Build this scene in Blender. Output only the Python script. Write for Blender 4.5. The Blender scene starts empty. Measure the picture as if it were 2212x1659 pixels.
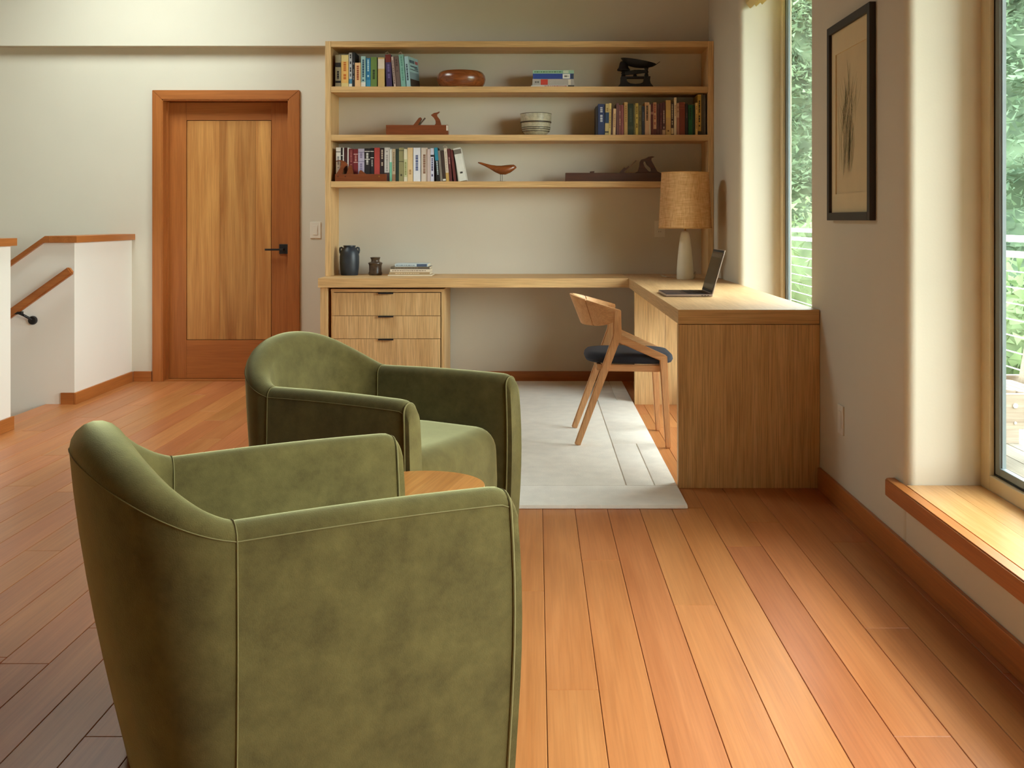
import bpy, bmesh, math, random
from mathutils import Vector, Matrix

random.seed(7)
S = bpy.context.scene
C = S.collection
R = math.radians

# ------------------------------------------------------------------ camera
W_PX, H_PX, F_PX = 2212.0, 1659.0, 2300.0
VPX, VPY, EYE = 1159.0, 475.0, 1.15
cam_d = bpy.data.cameras.new('camera')
cam = bpy.data.objects.new('camera', cam_d)
C.objects.link(cam)
cam.location = (0, 0, EYE)
cam.rotation_euler = (R(90), 0, 0)
cam_d.sensor_width = 36.0
cam_d.lens = F_PX / W_PX * 36.0
cam_d.shift_x = -(VPX - W_PX / 2) / W_PX
cam_d.shift_y = -(H_PX / 2 - VPY) / W_PX
cam_d.clip_start = 0.05
cam_d.clip_end = 200
S.camera = cam

# ------------------------------------------------------------------ world, exposure
world = bpy.data.worlds.new('overcast_sky')
S.world = world
world.use_nodes = True
bg = world.node_tree.nodes['Background']
bg.inputs['Color'].default_value = (0.93, 0.99, 1.0, 1)
bg.inputs['Strength'].default_value = 9.0
S.view_settings.view_transform = 'Standard'
S.view_settings.look = 'None'
S.view_settings.gamma = 1.0
S.view_settings.use_curve_mapping = False
S.view_settings.exposure = 0.95
S.cycles.use_denoising = True
S.cycles.max_bounces = 14
S.cycles.diffuse_bounces = 8
S.cycles.glossy_bounces = 4
S.cycles.transparent_max_bounces = 12
S.cycles.caustics_reflective = False
S.cycles.caustics_refractive = False
S.cycles.sample_clamp_indirect = 8.0

# daylight portals in the window openings (sampling guides, they emit nothing themselves)
def portal(name, loc, rot, sx, sy):
    l = bpy.data.lights.new(name, 'AREA')
    l.shape = 'RECTANGLE'
    l.size, l.size_y = sx, sy
    l.cycles.is_portal = True
    o = bpy.data.objects.new(name, l)
    o.location = loc
    o.rotation_euler = rot
    C.objects.link(o)

XW = 1.215          # right wall plane
YB = 7.59           # back wall plane
YU = 7.51           # upper back wall plane
XL = -5.6           # left wall
YN = -3.6           # wall behind the camera
ZC = 3.3            # ceiling
WIN = [(4.73, 6.38), (0.9, 3.50), (-2.7, 0.2)]   # windows in the right wall (y range)
ZS, ZH = 0.278, 2.60
SKY = (-3.3, -2.05, 5.7, 6.95)                        # unseen skylight, added to light the back left (x range, y range)
portal('daylight_portal', ((SKY[0] + SKY[1]) / 2, (SKY[2] + SKY[3]) / 2, ZC + 0.13), (0, 0, 0), SKY[1] - SKY[0], SKY[3] - SKY[2])
for i, (a, b) in enumerate(WIN):
    portal('daylight_portal', (1.56, (a + b) / 2, (ZS + ZH) / 2), (0, R(90), 0), ZH - ZS, b - a)

# ------------------------------------------------------------------ helpers: colour and materials
def lin(c, k=1.0):
    def f(v):
        v /= 255.0
        return v / 12.92 if v <= 0.04045 else ((v + 0.055) / 1.055) ** 2.4
    return tuple(min(0.95, f(v) * k) for v in c) + (1.0,)

MATS = {}
def base_mat(name):
    m = bpy.data.materials.new(name)
    m.use_nodes = True
    nt = m.node_tree
    b = nt.nodes['Principled BSDF']
    return m, nt, b

def plain(name, col, rough=0.6, metal=0.0, noise=0.06, nscale=9.0, sheen=0.0, bump=0.0, bscale=200.0, spec=0.5, coat=0.0):
    """colour with a soft procedural variation"""
    if name in MATS:
        return MATS[name]
    m, nt, b = base_mat(name)
    N, L = nt.nodes, nt.links
    tc = N.new('ShaderNodeTexCoord')
    nz = N.new('ShaderNodeTexNoise')
    nz.inputs['Scale'].default_value = nscale
    nz.inputs['Detail'].default_value = 4
    L.new(tc.outputs['Object'], nz.inputs['Vector'])
    rp = N.new('ShaderNodeValToRGB')
    c = lin(col)
    rp.color_ramp.elements[0].color = tuple(v * (1 - noise) for v in c[:3]) + (1,)
    rp.color_ramp.elements[1].color = tuple(min(1, v * (1 + noise)) for v in c[:3]) + (1,)
    rp.color_ramp.elements[0].position = 0.3
    rp.color_ramp.elements[1].position = 0.7
    L.new(nz.outputs['Fac'], rp.inputs['Fac'])
    L.new(rp.outputs['Color'], b.inputs['Base Color'])
    b.inputs['Roughness'].default_value = rough
    b.inputs['Metallic'].default_value = metal
    b.inputs['Specular IOR Level'].default_value = spec
    if coat:
        b.inputs['Coat Weight'].default_value = coat
        b.inputs['Coat Roughness'].default_value = 0.15
    if sheen:
        b.inputs['Sheen Weight'].default_value = sheen
        b.inputs['Sheen Roughness'].default_value = 0.5
        b.inputs['Sheen Tint'].default_value = tuple(min(1, v * 3 + 0.15) for v in c[:3]) + (1,)
    if bump:
        n2 = N.new('ShaderNodeTexNoise')
        n2.inputs['Scale'].default_value = bscale
        n2.inputs['Detail'].default_value = 3
        L.new(tc.outputs['Object'], n2.inputs['Vector'])
        bp = N.new('ShaderNodeBump')
        bp.inputs['Strength'].default_value = bump
        bp.inputs['Distance'].default_value = 0.003
        L.new(n2.outputs['Fac'], bp.inputs['Height'])
        L.new(bp.outputs['Normal'], b.inputs['Normal'])
    MATS[name] = m
    return m

def wood(name, dark, light, axis='X', sc=1.0, rough=0.45, rand=0.0, coat=0.0, pores=0.25, k=1.0, hue=0.0, boards=None):
    """straight grain along one object axis"""
    if name in MATS:
        return MATS[name]
    m, nt, b = base_mat(name)
    N, L = nt.nodes, nt.links
    tc = N.new('ShaderNodeTexCoord')
    oi = N.new('ShaderNodeObjectInfo')
    mul = N.new('ShaderNodeVectorMath'); mul.operation = 'SCALE'
    comb = N.new('ShaderNodeCombineXYZ')
    for s_ in ('X', 'Y', 'Z'):
        L.new(oi.outputs['Random'], comb.inputs[s_])
    L.new(comb.outputs[0], mul.inputs[0])
    mul.inputs['Scale'].default_value = 31.0 if rand else 0.0
    add = N.new('ShaderNodeVectorMath'); add.operation = 'ADD'
    L.new(tc.outputs['Object'], add.inputs[0])
    L.new(mul.outputs[0], add.inputs[1])
    ai = 'XYZ'.index(axis)
    def mapped(along, across):
        mp = N.new('ShaderNodeMapping')
        v = [across * sc] * 3
        v[ai] = along * sc
        mp.inputs['Scale'].default_value = v
        L.new(add.outputs[0], mp.inputs['Vector'])
        return mp
    mp = mapped(0.55, 9.0)
    nz = N.new('ShaderNodeTexNoise')
    nz.inputs['Scale'].default_value = 1.6
    nz.inputs['Detail'].default_value = 7
    nz.inputs['Roughness'].default_value = 0.62
    nz.inputs['Distortion'].default_value = 0.5
    L.new(mp.outputs[0], nz.inputs['Vector'])
    rp = N.new('ShaderNodeValToRGB')
    rp.color_ramp.elements[0].position = 0.28
    rp.color_ramp.elements[1].position = 0.72
    rp.color_ramp.elements[0].color = lin(dark, k)
    rp.color_ramp.elements[1].color = lin(light, k)
    L.new(nz.outputs['Fac'], rp.inputs['Fac'])
    mp2 = mapped(2.2, 95.0)
    n2 = N.new('ShaderNodeTexNoise')
    n2.inputs['Scale'].default_value = 1.8
    n2.inputs['Detail'].default_value = 3
    L.new(mp2.outputs[0], n2.inputs['Vector'])
    r2 = N.new('ShaderNodeValToRGB')
    r2.color_ramp.elements[0].position = 0.35
    r2.color_ramp.elements[1].position = 0.6
    r2.color_ramp.elements[0].color = (1 - pores, 1 - pores * 1.1, 1 - pores * 1.2, 1)
    r2.color_ramp.elements[1].color = (1, 1, 1, 1)
    L.new(n2.outputs['Fac'], r2.inputs['Fac'])
    mx = N.new('ShaderNodeMix'); mx.data_type = 'RGBA'; mx.blend_type = 'MULTIPLY'
    mx.inputs[0].default_value = 1.0
    L.new(rp.outputs['Color'], mx.inputs[6])
    L.new(r2.outputs['Color'], mx.inputs[7])
    out = mx.outputs[2]
    if rand:
        hs = N.new('ShaderNodeHueSaturation')
        ma = N.new('ShaderNodeMath'); ma.operation = 'MULTIPLY_ADD'
        ma.inputs[1].default_value = 2 * rand
        ma.inputs[2].default_value = 1 - rand
        L.new(oi.outputs['Random'], ma.inputs[0])
        L.new(ma.outputs[0], hs.inputs['Value'])
        if hue:
            mb = N.new('ShaderNodeMath'); mb.operation = 'MULTIPLY'
            mb.inputs[1].default_value = 17.31
            fr = N.new('ShaderNodeMath'); fr.operation = 'FRACT'
            mc = N.new('ShaderNodeMath'); mc.operation = 'MULTIPLY_ADD'
            mc.inputs[1].default_value = 2 * hue
            mc.inputs[2].default_value = 0.5 - hue
            L.new(oi.outputs['Random'], mb.inputs[0])
            L.new(mb.outputs[0], fr.inputs[0])
            L.new(fr.outputs[0], mc.inputs[0])
            L.new(mc.outputs[0], hs.inputs['Hue'])
        L.new(out, hs.inputs['Color'])
        out = hs.outputs['Color']
    L.new(out, b.inputs['Base Color'])
    b.inputs['Roughness'].default_value = rough
    if coat:
        b.inputs['Coat Weight'].default_value = coat
        b.inputs['Coat Roughness'].default_value = 0.25
    bp = N.new('ShaderNodeBump')
    bp.inputs['Strength'].default_value = 0.08
    bp.inputs['Distance'].default_value = 0.002
    L.new(n2.outputs['Fac'], bp.inputs['Height'])
    L.new(bp.outputs['Normal'], b.inputs['Normal'])
    MATS[name] = m
    return m

def velvet():
    m, nt, b = base_mat('olive_velvet')
    N, L = nt.nodes, nt.links
    tc = N.new('ShaderNodeTexCoord')
    n1 = N.new('ShaderNodeTexNoise'); n1.inputs['Scale'].default_value = 13; n1.inputs['Detail'].default_value = 8
    n1.inputs['Roughness'].default_value = 0.68
    L.new(tc.outputs['Object'], n1.inputs['Vector'])
    rp = N.new('ShaderNodeValToRGB')
    rp.color_ramp.elements[0].position = 0.3
    rp.color_ramp.elements[1].position = 0.7
    rp.color_ramp.elements[0].color = lin((66, 56, 26))
    rp.color_ramp.elements[1].color = lin((92, 82, 44))
    L.new(n1.outputs['Fac'], rp.inputs['Fac'])
    L.new(rp.outputs['Color'], b.inputs['Base Color'])
    b.inputs['Roughness'].default_value = 0.9
    b.inputs['Specular IOR Level'].default_value = 0.15
    b.inputs['Sheen Weight'].default_value = 0.9
    b.inputs['Sheen Roughness'].default_value = 0.45
    b.inputs['Sheen Tint'].default_value = lin((215, 212, 160))
    n2 = N.new('ShaderNodeTexNoise'); n2.inputs['Scale'].default_value = 380; n2.inputs['Detail'].default_value = 2
    L.new(tc.outputs['Object'], n2.inputs['Vector'])
    bp = N.new('ShaderNodeBump'); bp.inputs['Strength'].default_value = 0.25; bp.inputs['Distance'].default_value = 0.002
    L.new(n2.outputs['Fac'], bp.inputs['Height'])
    L.new(bp.outputs['Normal'], b.inputs['Normal'])
    return m

def glass_pane():
    m = bpy.data.materials.new('window_glass')
    m.use_nodes = True
    nt = m.node_tree
    N, L = nt.nodes, nt.links
    N.remove(N['Principled BSDF'])
    tr = N.new('ShaderNodeBsdfTransparent'); tr.inputs['Color'].default_value = (0.95, 0.98, 0.96, 1)
    gl = N.new('ShaderNodeBsdfGlossy'); gl.inputs['Roughness'].default_value = 0.02
    fr = N.new('ShaderNodeFresnel'); fr.inputs['IOR'].default_value = 1.35
    mx = N.new('ShaderNodeMixShader')
    ge = N.new('ShaderNodeNewGeometry')          # reflect at the outer skins only, no total reflection inside the pane
    iv = N.new('ShaderNodeMath'); iv.operation = 'SUBTRACT'; iv.inputs[0].default_value = 1.0
    ml = N.new('ShaderNodeMath'); ml.operation = 'MULTIPLY'
    L.new(ge.outputs['Backfacing'], iv.inputs[1])
    L.new(fr.outputs[0], ml.inputs[0]); L.new(iv.outputs[0], ml.inputs[1])
    L.new(ml.outputs[0], mx.inputs[0])
    L.new(tr.outputs[0], mx.inputs[1])
    L.new(gl.outputs[0], mx.inputs[2])
    L.new(mx.outputs[0], N['Material Output'].inputs['Surface'])
    return m

def linen_shade():
    m, nt, b = base_mat('linen_lampshade')
    N, L = nt.nodes, nt.links
    tc = N.new('ShaderNodeTexCoord')
    cols = []
    for sc in ((6, 6, 160), (120, 120, 5)):
        mp = N.new('ShaderNodeMapping'); mp.inputs['Scale'].default_value = sc
        L.new(tc.outputs['Object'], mp.inputs['Vector'])
        nz = N.new('ShaderNodeTexNoise'); nz.inputs['Scale'].default_value = 2.5; nz.inputs['Detail'].default_value = 3
        L.new(mp.outputs[0], nz.inputs['Vector'])
        cols.append(nz)
    ad = N.new('ShaderNodeMath'); ad.operation = 'ADD'
    L.new(cols[0].outputs['Fac'], ad.inputs[0]); L.new(cols[1].outputs['Fac'], ad.inputs[1])
    rp = N.new('ShaderNodeValToRGB')
    rp.color_ramp.elements[0].position = 0.75; rp.color_ramp.elements[1].position = 1.25
    hv = N.new('ShaderNodeMath'); hv.operation = 'MULTIPLY'; hv.inputs[1].default_value = 0.5
    rp.color_ramp.elements[0].position = 0.38; rp.color_ramp.elements[1].position = 0.62
    L.new(ad.outputs[0], hv.inputs[0]); L.new(hv.outputs[0], rp.inputs['Fac'])
    rp.color_ramp.elements[0].color = lin((206, 154, 92)); rp.color_ramp.elements[1].color = lin((244, 206, 150))
    L.new(rp.outputs['Color'], b.inputs['Base Color'])
    b.inputs['Roughness'].default_value = 0.85
    tl = N.new('ShaderNodeBsdfTranslucent')
    L.new(rp.outputs['Color'], tl.inputs['Color'])
    mx = N.new('ShaderNodeMixShader'); mx.inputs[0].default_value = 0.35
    L.new(b.outputs[0], mx.inputs[1]); L.new(tl.outputs[0], mx.inputs[2])
    L.new(mx.outputs[0], N['Material Output'].inputs['Surface'])
    return m

def leaf_mat(name, c1, c2):
    m, nt, b = base_mat(name)
    N, L = nt.nodes, nt.links
    tc = N.new('ShaderNodeTexCoord')
    nz = N.new('ShaderNodeTexNoise'); nz.inputs['Scale'].default_value = 2.2; nz.inputs['Detail'].default_value = 5
    L.new(tc.outputs['Object'], nz.inputs['Vector'])
    rp = N.new('ShaderNodeValToRGB')
    rp.color_ramp.elements[0].position = 0.35; rp.color_ramp.elements[1].position = 0.65
    rp.color_ramp.elements[0].color = lin(c1); rp.color_ramp.elements[1].color = lin(c2)
    L.new(nz.outputs['Fac'], rp.inputs['Fac'])
    L.new(rp.outputs['Color'], b.inputs['Base Color'])
    b.inputs['Roughness'].default_value = 0.8
    tl = N.new('ShaderNodeBsdfTranslucent')
    L.new(rp.outputs['Color'], tl.inputs['Color'])
    mx = N.new('ShaderNodeMixShader'); mx.inputs[0].default_value = 0.4
    L.new(b.outputs[0], mx.inputs[1]); L.new(tl.outputs[0], mx.inputs[2])
    L.new(mx.outputs[0], N['Material Output'].inputs['Surface'])
    return m

M_WALL = plain('wall_paint', (213, 206, 189), 0.85, noise=0.015, nscale=3, bump=0.05, bscale=120)
M_HALF = plain('half_wall_paint_lightened', (240, 236, 226), 0.8, noise=0.01, nscale=3)  # wall paint made whiter, window light put into its colour
M_CEIL = wood('ceiling_boards', (110, 66, 34), (140, 90, 50), 'Y', 1.0, 0.6)
M_OAK_X = wood('oak_grain_x', (202, 158, 102), (227, 188, 132), 'X', 1.3, 0.5, pores=0.22)
M_OAK_Y = wood('oak_grain_y', (186, 145, 96), (210, 173, 124), 'Y', 1.3, 0.45, pores=0.22)  # same oak darkened in colour to hold back window light on top
M_OAK_Z = wood('oak_grain_z', (206, 163, 107), (233, 196, 141), 'Z', 1.5, 0.5, rand=0.03, pores=0.3)  # same oak lightened in colour to stand in for light on uprights
M_FIR_Z = wood('fir_grain_z', (160, 92, 40), (184, 112, 54), 'Z', 1.2, 0.4, pores=0.15)
M_FIR_X = wood('fir_grain_x', (160, 92, 40), (184, 112, 54), 'X', 1.2, 0.4, pores=0.15)
M_FIR_Y = wood('fir_grain_y', (166, 98, 44), (190, 118, 58), 'Y', 1.2, 0.4, pores=0.15)
M_DOORP = wood('door_panel_wood', (164, 100, 46), (214, 158, 90), 'Z', 0.9, 0.4, rand=0.10, pores=0.18)
M_FLOOR = wood('cherry_floor', (174, 105, 58), (198, 130, 79), 'Y', 0.8, 0.34, rand=0.08, pores=0.12, hue=0.006)
M_SILL = wood('sill_wood', (196, 140, 84), (220, 172, 114), 'Y', 1.0, 0.2, pores=0.12, rand=0.08)
M_ASH = wood('ash_chair', (205, 150, 100), (230, 182, 132), 'Z', 2.0, 0.45, pores=0.2)
M_ASH_X = wood('ash_chair_x', (205, 150, 100), (230, 182, 132), 'X', 2.0, 0.45, pores=0.2)
M_TABLE = wood('side_table_wood', (184, 118, 56), (214, 152, 84), 'Y', 1.2, 0.35, rand=0.1, pores=0.15)
M_FLOOR.node_tree.nodes['Principled BSDF'].inputs['Specular IOR Level'].default_value = 0.27
M_GAP = plain('floor_gap', (70, 36, 18), 0.9)
M_VELVET = velvet()
M_WELT = plain('velvet_welt', (102, 93, 53), 0.9, sheen=0.5)
M_BLACK = plain('black_metal', (22, 20, 20), 0.5, noise=0.1)
M_WHITEP = plain('white_plastic', (228, 222, 208), 0.4, noise=0.01)
M_GLASS = glass_pane()
M_LINEN = linen_shade()
M_TANFRAME = plain('tan_window_frame', (216, 200, 166), 0.5, noise=0.03)
M_SASH = plain('grey_window_sash', (126, 138, 142), 0.45, noise=0.03)
M_GASKET = plain('black_gasket', (28, 28, 28), 0.7)
M_PAGES = plain('book_pages', (226, 214, 188), 0.9, noise=0.05, nscale=60)

# ------------------------------------------------------------------ helpers: geometry
def box(bm, x0, x1, y0, y1, z0, z1, bev=0.0):
    t = bmesh.new() if bev else bm
    vs = [t.verts.new(p) for p in ((x0, y0, z0), (x1, y0, z0), (x1, y1, z0), (x0, y1, z0),
                                   (x0, y0, z1), (x1, y0, z1), (x1, y1, z1), (x0, y1, z1))]
    for f in ((3, 2, 1, 0), (4, 5, 6, 7), (0, 1, 5, 4), (1, 2, 6, 5), (2, 3, 7, 6), (3, 0, 4, 7)):
        t.faces.new([vs[i] for i in f])
    if bev:
        bmesh.ops.bevel(t, geom=t.edges[:], offset=bev, segments=2, affect='EDGES', profile=0.6)
        merge(bm, t)
    return bm

def merge(bm, t):
    me = bpy.data.meshes.new('tmp')
    t.to_mesh(me)
    t.free()
    bm.from_mesh(me)
    bpy.data.meshes.remove(me)

def prism(bm, pts, axis, a, b, bev=0.0):
    """extrude a 2-D outline; axis 'Y': pts are (x,z); 'Z': (x,y); 'X': (y,z)"""
    def P(p, t):
        return (p[0], t, p[1]) if axis == 'Y' else ((p[0], p[1], t) if axis == 'Z' else (t, p[0], p[1]))
    t = bmesh.new()
    A = [t.verts.new(P(p, a)) for p in pts]
    B = [t.verts.new(P(p, b)) for p in pts]
    n = len(pts)
    t.faces.new(A)
    t.faces.new(B[::-1])
    for i in range(n):
        j = (i + 1) % n
        t.faces.new((A[j], A[i], B[i], B[j]))
    bmesh.ops.recalc_face_normals(t, faces=t.faces[:])
    if bev:
        bmesh.ops.bevel(t, geom=t.edges[:], offset=bev, segments=2, affect='EDGES')
    merge(bm, t)
    return bm

def tube(bm, pts, r, n=8, cap=True):
    pts = [Vector(p) for p in pts]
    rs = r if isinstance(r, (list, tuple)) else [r] * len(pts)
    rings = []
    up = None
    for i, p in enumerate(pts):
        d = (pts[min(i + 1, len(pts) - 1)] - pts[max(i - 1, 0)]).normalized()
        if up is None:
            up = Vector((0, 0, 1)) if abs(d.z) < 0.9 else Vector((1, 0, 0))
        a = d.cross(up).normalized()
        up = a.cross(d).normalized()
        rings.append([bm.verts.new(p + rs[i] * (math.cos(2 * math.pi * k / n) * a + math.sin(2 * math.pi * k / n) * up)) for k in range(n)])
    for i in range(len(rings) - 1):
        for k in range(n):
            l = (k + 1) % n
            bm.faces.new((rings[i][k], rings[i][l], rings[i + 1][l], rings[i + 1][k]))
    if cap:
        bm.faces.new(rings[0][::-1])
        bm.faces.new(rings[-1])
    return bm

def lathe(bm, prof, n=40, cx=0, cy=0, close=True):
    rings = []
    for r, z in prof:
        if r < 1e-5:
            rings.append([bm.verts.new((cx, cy, z))])
        else:
            rings.append([bm.verts.new((cx + r * math.cos(2 * math.pi * k / n), cy + r * math.sin(2 * math.pi * k / n), z)) for k in range(n)])
    for a, b in zip(rings, rings[1:]):
        for k in range(n):
            l = (k + 1) % n
            if len(a) == 1 and len(b) == 1:
                continue
            if len(a) == 1:
                bm.faces.new((a[0], b[l], b[k]))
            elif len(b) == 1:
                bm.faces.new((a[k], a[l], b[0]))
            else:
                bm.faces.new((a[k], a[l], b[l], b[k]))
    return bm

def beam(bm, p, q, w0, d0, w1=None, d1=None, side=(0, 1, 0), bev=0.0):
    """tapered bar from p to q; w in the plane perpendicular to 'side', d along 'side'"""
    p, q = Vector(p), Vector(q)
    w1 = w0 if w1 is None else w1
    d1 = d0 if d1 is None else d1
    s = Vector(side).normalized()
    d = (q - p).normalized()
    a = d.cross(s).normalized()
    t = bmesh.new()
    A = [t.verts.new(p + a * w0 / 2 * i + s * d0 / 2 * j) for i, j in ((-1, -1), (1, -1), (1, 1), (-1, 1))]
    B = [t.verts.new(q + a * w1 / 2 * i + s * d1 / 2 * j) for i, j in ((-1, -1), (1, -1), (1, 1), (-1, 1))]
    t.faces.new(A[::-1]); t.faces.new(B)
    for i in range(4):
        j = (i + 1) % 4
        t.faces.new((A[i], A[j], B[j], B[i]))
    bmesh.ops.recalc_face_normals(t, faces=t.faces[:])
    if bev:
        bmesh.ops.bevel(t, geom=t.edges[:], offset=bev, segments=2, affect='EDGES')
    merge(bm, t)

def obj(name, bm, mat, parent=None, smooth=False, recalc=False):
    if recalc:
        bmesh.ops.recalc_face_normals(bm, faces=bm.faces[:])
    me = bpy.data.meshes.new(name)
    bm.to_mesh(me)
    bm.free()
    if smooth:
        for p in me.polygons:
            p.use_smooth = True
        if smooth != 'all':
            me.set_sharp_from_angle(angle=R(40))
    if mat:
        me.materials.append(mat)
    o = bpy.data.objects.new(name, me)
    C.objects.link(o)
    if parent:
        o.parent = parent
    return o

def B():
    return bmesh.new()

def bobj(name, dims, mat, parent=None, bev=0.0):
    return obj(name, box(B(), *dims, bev=bev), mat, parent)

def tag(o, label, cat, group=None):
    o['label'] = label
    o['category'] = cat
    if group:
        o['group'] = group
    return o

def thing(name, label, cat, loc=(0, 0, 0), rz=0.0, group=None):
    o = bpy.data.objects.new(name, None)
    o.empty_display_size = 0.1
    C.objects.link(o)
    o.location = loc
    o.rotation_euler = (0, 0, rz)
    return tag(o, label, cat, group)

def struct(o):
    o['kind'] = 'structure'
    return o

def arc(cx, cy, r, a0, a1, n=6):
    return [(cx + r * math.cos(R(a0 + (a1 - a0) * i / n)), cy + r * math.sin(R(a0 + (a1 - a0) * i / n))) for i in range(n + 1)]

# ================================================================== STRUCTURE
# ---- floor with planks
HOLE = (XL, -2.97, 5.84, 6.647)     # stair opening
bm = B()
box(bm, XL, 1.6, YN, HOLE[2] - 0.06, -0.14, -0.014)
box(bm, HOLE[1], 1.6, HOLE[2] - 0.06, 7.75, -0.14, -0.014)
box(bm, XL, HOLE[1], HOLE[3] + 0.06, 7.75, -0.14, -0.014)
floor = struct(obj('floor', bm, M_GAP))
tag(floor, 'satin reddish brown wooden plank floor', 'floor')
PW, PX0 = 0.1287, 0.0235
JO = {0: [2.606, 4.7, 6.6], 1: [3.6, 5.6], 2: [1.9, 4.3, 6.1], 3: [3.18, 4.6, 6.5], 4: [4.25, 6.3], 5: [2.0, 3.75, 5.9], 6: [2.37, 4.05], 7: [3.0, 5.0],
      -11: [2.76, 4.5, 6.3], -8: [2.37, 4.4, 6.2]}
rngp = random.Random(11)
plank_cache = {}
def plank(x0, x1, y0, y1):
    g = 0.0007
    L_ = round(y1 - y0, 3)
    key = (round(x1 - x0, 4), L_)
    if key not in plank_cache:
        w, l = (x1 - x0) / 2 - g, L_ / 2 - g
        bm = B()
        e = 0.0012
        lo = [bm.verts.new((sx * w, sy * l, -0.0135)) for sx, sy in ((-1, -1), (1, -1), (1, 1), (-1, 1))]
        mi = [bm.verts.new((sx * w, sy * l, -e)) for sx, sy in ((-1, -1), (1, -1), (1, 1), (-1, 1))]
        hi = [bm.verts.new((sx * (w - e), sy * (l - e), 0.0)) for sx, sy in ((-1, -1), (1, -1), (1, 1), (-1, 1))]
        bm.faces.new(hi)
        for i in range(4):
            j = (i + 1) % 4
            bm.faces.new((lo[i], lo[j], mi[j], mi[i]))
            bm.faces.new((mi[i], mi[j], hi[j], hi[i]))
        me = bpy.data.meshes.new('plank')
        bm.to_mesh(me); bm.free()
        me.materials.append(M_FLOOR)
        plank_cache[key] = me
    o = bpy.data.objects.new('plank', plank_cache[key])
    o.location = ((x0 + x1) / 2, (y0 + y1) / 2, 0)
    C.objects.link(o)
    o.parent = floor
for k in range(-44, 10):
    x0 = max(XL, PX0 + k * PW)
    x1 = min(1.213, PX0 + (k + 1) * PW)
    if x1 - x0 < 0.02:
        continue
    js = JO.get(k)
    if js is None:
        js = []
        y = 0.6 + rngp.random() * 1.9
        while y < 7.3:
            js.append(round(y, 1))
            y += rngp.choice([1.6, 1.9, 2.1, 2.4, 2.7])
    ys = [-1.2] + [j for j in js if j < 7.2] + [YB - 0.002]
    for a, b in zip(ys, ys[1:]):
        if x1 <= HOLE[1] + 0.03:      # rows cut by the stair opening
            segs = [(a, min(b, HOLE[2] - 0.06)), (max(a, HOLE[3] + 0.06), b)]
        else:
            segs = [(a, b)]
        for p, q in segs:
            if q - p > 0.03:
                plank(x0, x1, p, q)
# boards behind the camera, one slab of the same timber
box_o = bobj('far_boards', (XL, 1.213, YN, -1.2, -0.014, 0.0), M_FLOOR, floor)

# ---- walls
bm = B()
DX0, DX1, DZ = -2.658, -1.770, 2.00       # door opening
box(bm, XL - 0.3, DX0 - 0.02, YB, YB + 0.16, -2.6, 2.45)
box(bm, DX1 + 0.02, 1.6, YB, YB + 0.16, 0, 2.45)
box(bm, DX0 - 0.02, DX1 + 0.02, YB, YB + 0.16, DZ + 0.02, 2.45)
box(bm, XL - 0.3, 1.6, YU, YB + 0.16, 2.378, ZC)
wall_back = struct(obj('wall_back', bm, M_WALL))
tag(wall_back, 'beige painted back wall with stepped upper part', 'wall')
bobj('hallway_backing', (DX0 - 0.1, DX1 + 0.1, YB + 0.16, YB + 0.19, -0.14, 2.2), M_WALL, wall_back)
bobj('threshold', (DX0, DX1, YB, YB + 0.16, -0.02, 0.006), M_FIR_X, wall_back)

bm = B()
def pier(y0, y1):
    r = 0.035
    pts = [(XW + r, y0), *[(XW + r - r * math.sin(t), y0 + r - r * math.cos(t)) for t in [R(9 * i) for i in range(1, 11)]],
           *[(XW + r - r * math.cos(t), y1 - r + r * math.sin(t)) for t in [R(9 * i) for i in range(0, 10)]], (XW + r, y1), (1.515, y1), (1.515, y0)]
    prism(bm, pts, 'Z', 0, ZH)
pier(WIN[0][1], 7.66)
pier(WIN[1][1], WIN[0][0])
pier(WIN[2][1], WIN[1][0])
pier(YN - 0.1, WIN[2][0])
for a, b in WIN:
    box(bm, XW, 1.515, a, b, 0, ZS - 0.058)
    box(bm, 1.4605, 1.515, a, b, ZS - 0.058, ZS)
box(bm, XW, 1.515, YN, 7.66, ZH, ZC)
wall_right = struct(obj('wall_right', bm, M_WALL, smooth=True))
tag(wall_right, 'beige painted window wall with deep rounded reveals', 'wall')

wall_left = struct(bobj('wall_left', (XL - 0.3, XL, YN, YB, -2.6, ZC), M_WALL))
tag(wall_left, 'beige wall left of the stairs', 'wall')
wall_front = struct(bobj('wall_front', (XL - 0.3, 1.6, YN - 0.16, YN, -0.2, ZC), M_WALL))
tag(wall_front, 'beige wall behind the camera', 'wall')
bm = B()
box(bm, XL - 0.3, 1.6, YN - 0.16, SKY[2], ZC, ZC + 0.12); box(bm, XL - 0.3, 1.6, SKY[3], 7.75, ZC, ZC + 0.12)
box(bm, XL - 0.3, SKY[0], SKY[2], SKY[3], ZC, ZC + 0.12); box(bm, SKY[1], 1.6, SKY[2], SKY[3], ZC, ZC + 0.12)
ceiling = struct(obj('ceiling', bm, M_CEIL))
bm = B()
box(bm, SKY[0], SKY[1], SKY[2], SKY[2] + 0.04, ZC, ZC + 0.12); box(bm, SKY[0], SKY[1], SKY[3] - 0.04, SKY[3], ZC, ZC + 0.12)
box(bm, SKY[0], SKY[0] + 0.04, SKY[2] + 0.04, SKY[3] - 0.04, ZC, ZC + 0.12); box(bm, SKY[1] - 0.04, SKY[1], SKY[2] + 0.04, SKY[3] - 0.04, ZC, ZC + 0.12)
w5 = struct(obj('window_4', bm, M_TANFRAME)); tag(w5, 'unseen skylight added above the stairs landing for more light', 'window')
bobj('pane', (SKY[0] + 0.035, SKY[1] - 0.035, SKY[2] + 0.035, SKY[3] - 0.035, ZC + 0.08, ZC + 0.086), M_GLASS, w5)
tag(ceiling, 'wooden ceiling above the room', 'ceiling')

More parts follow.
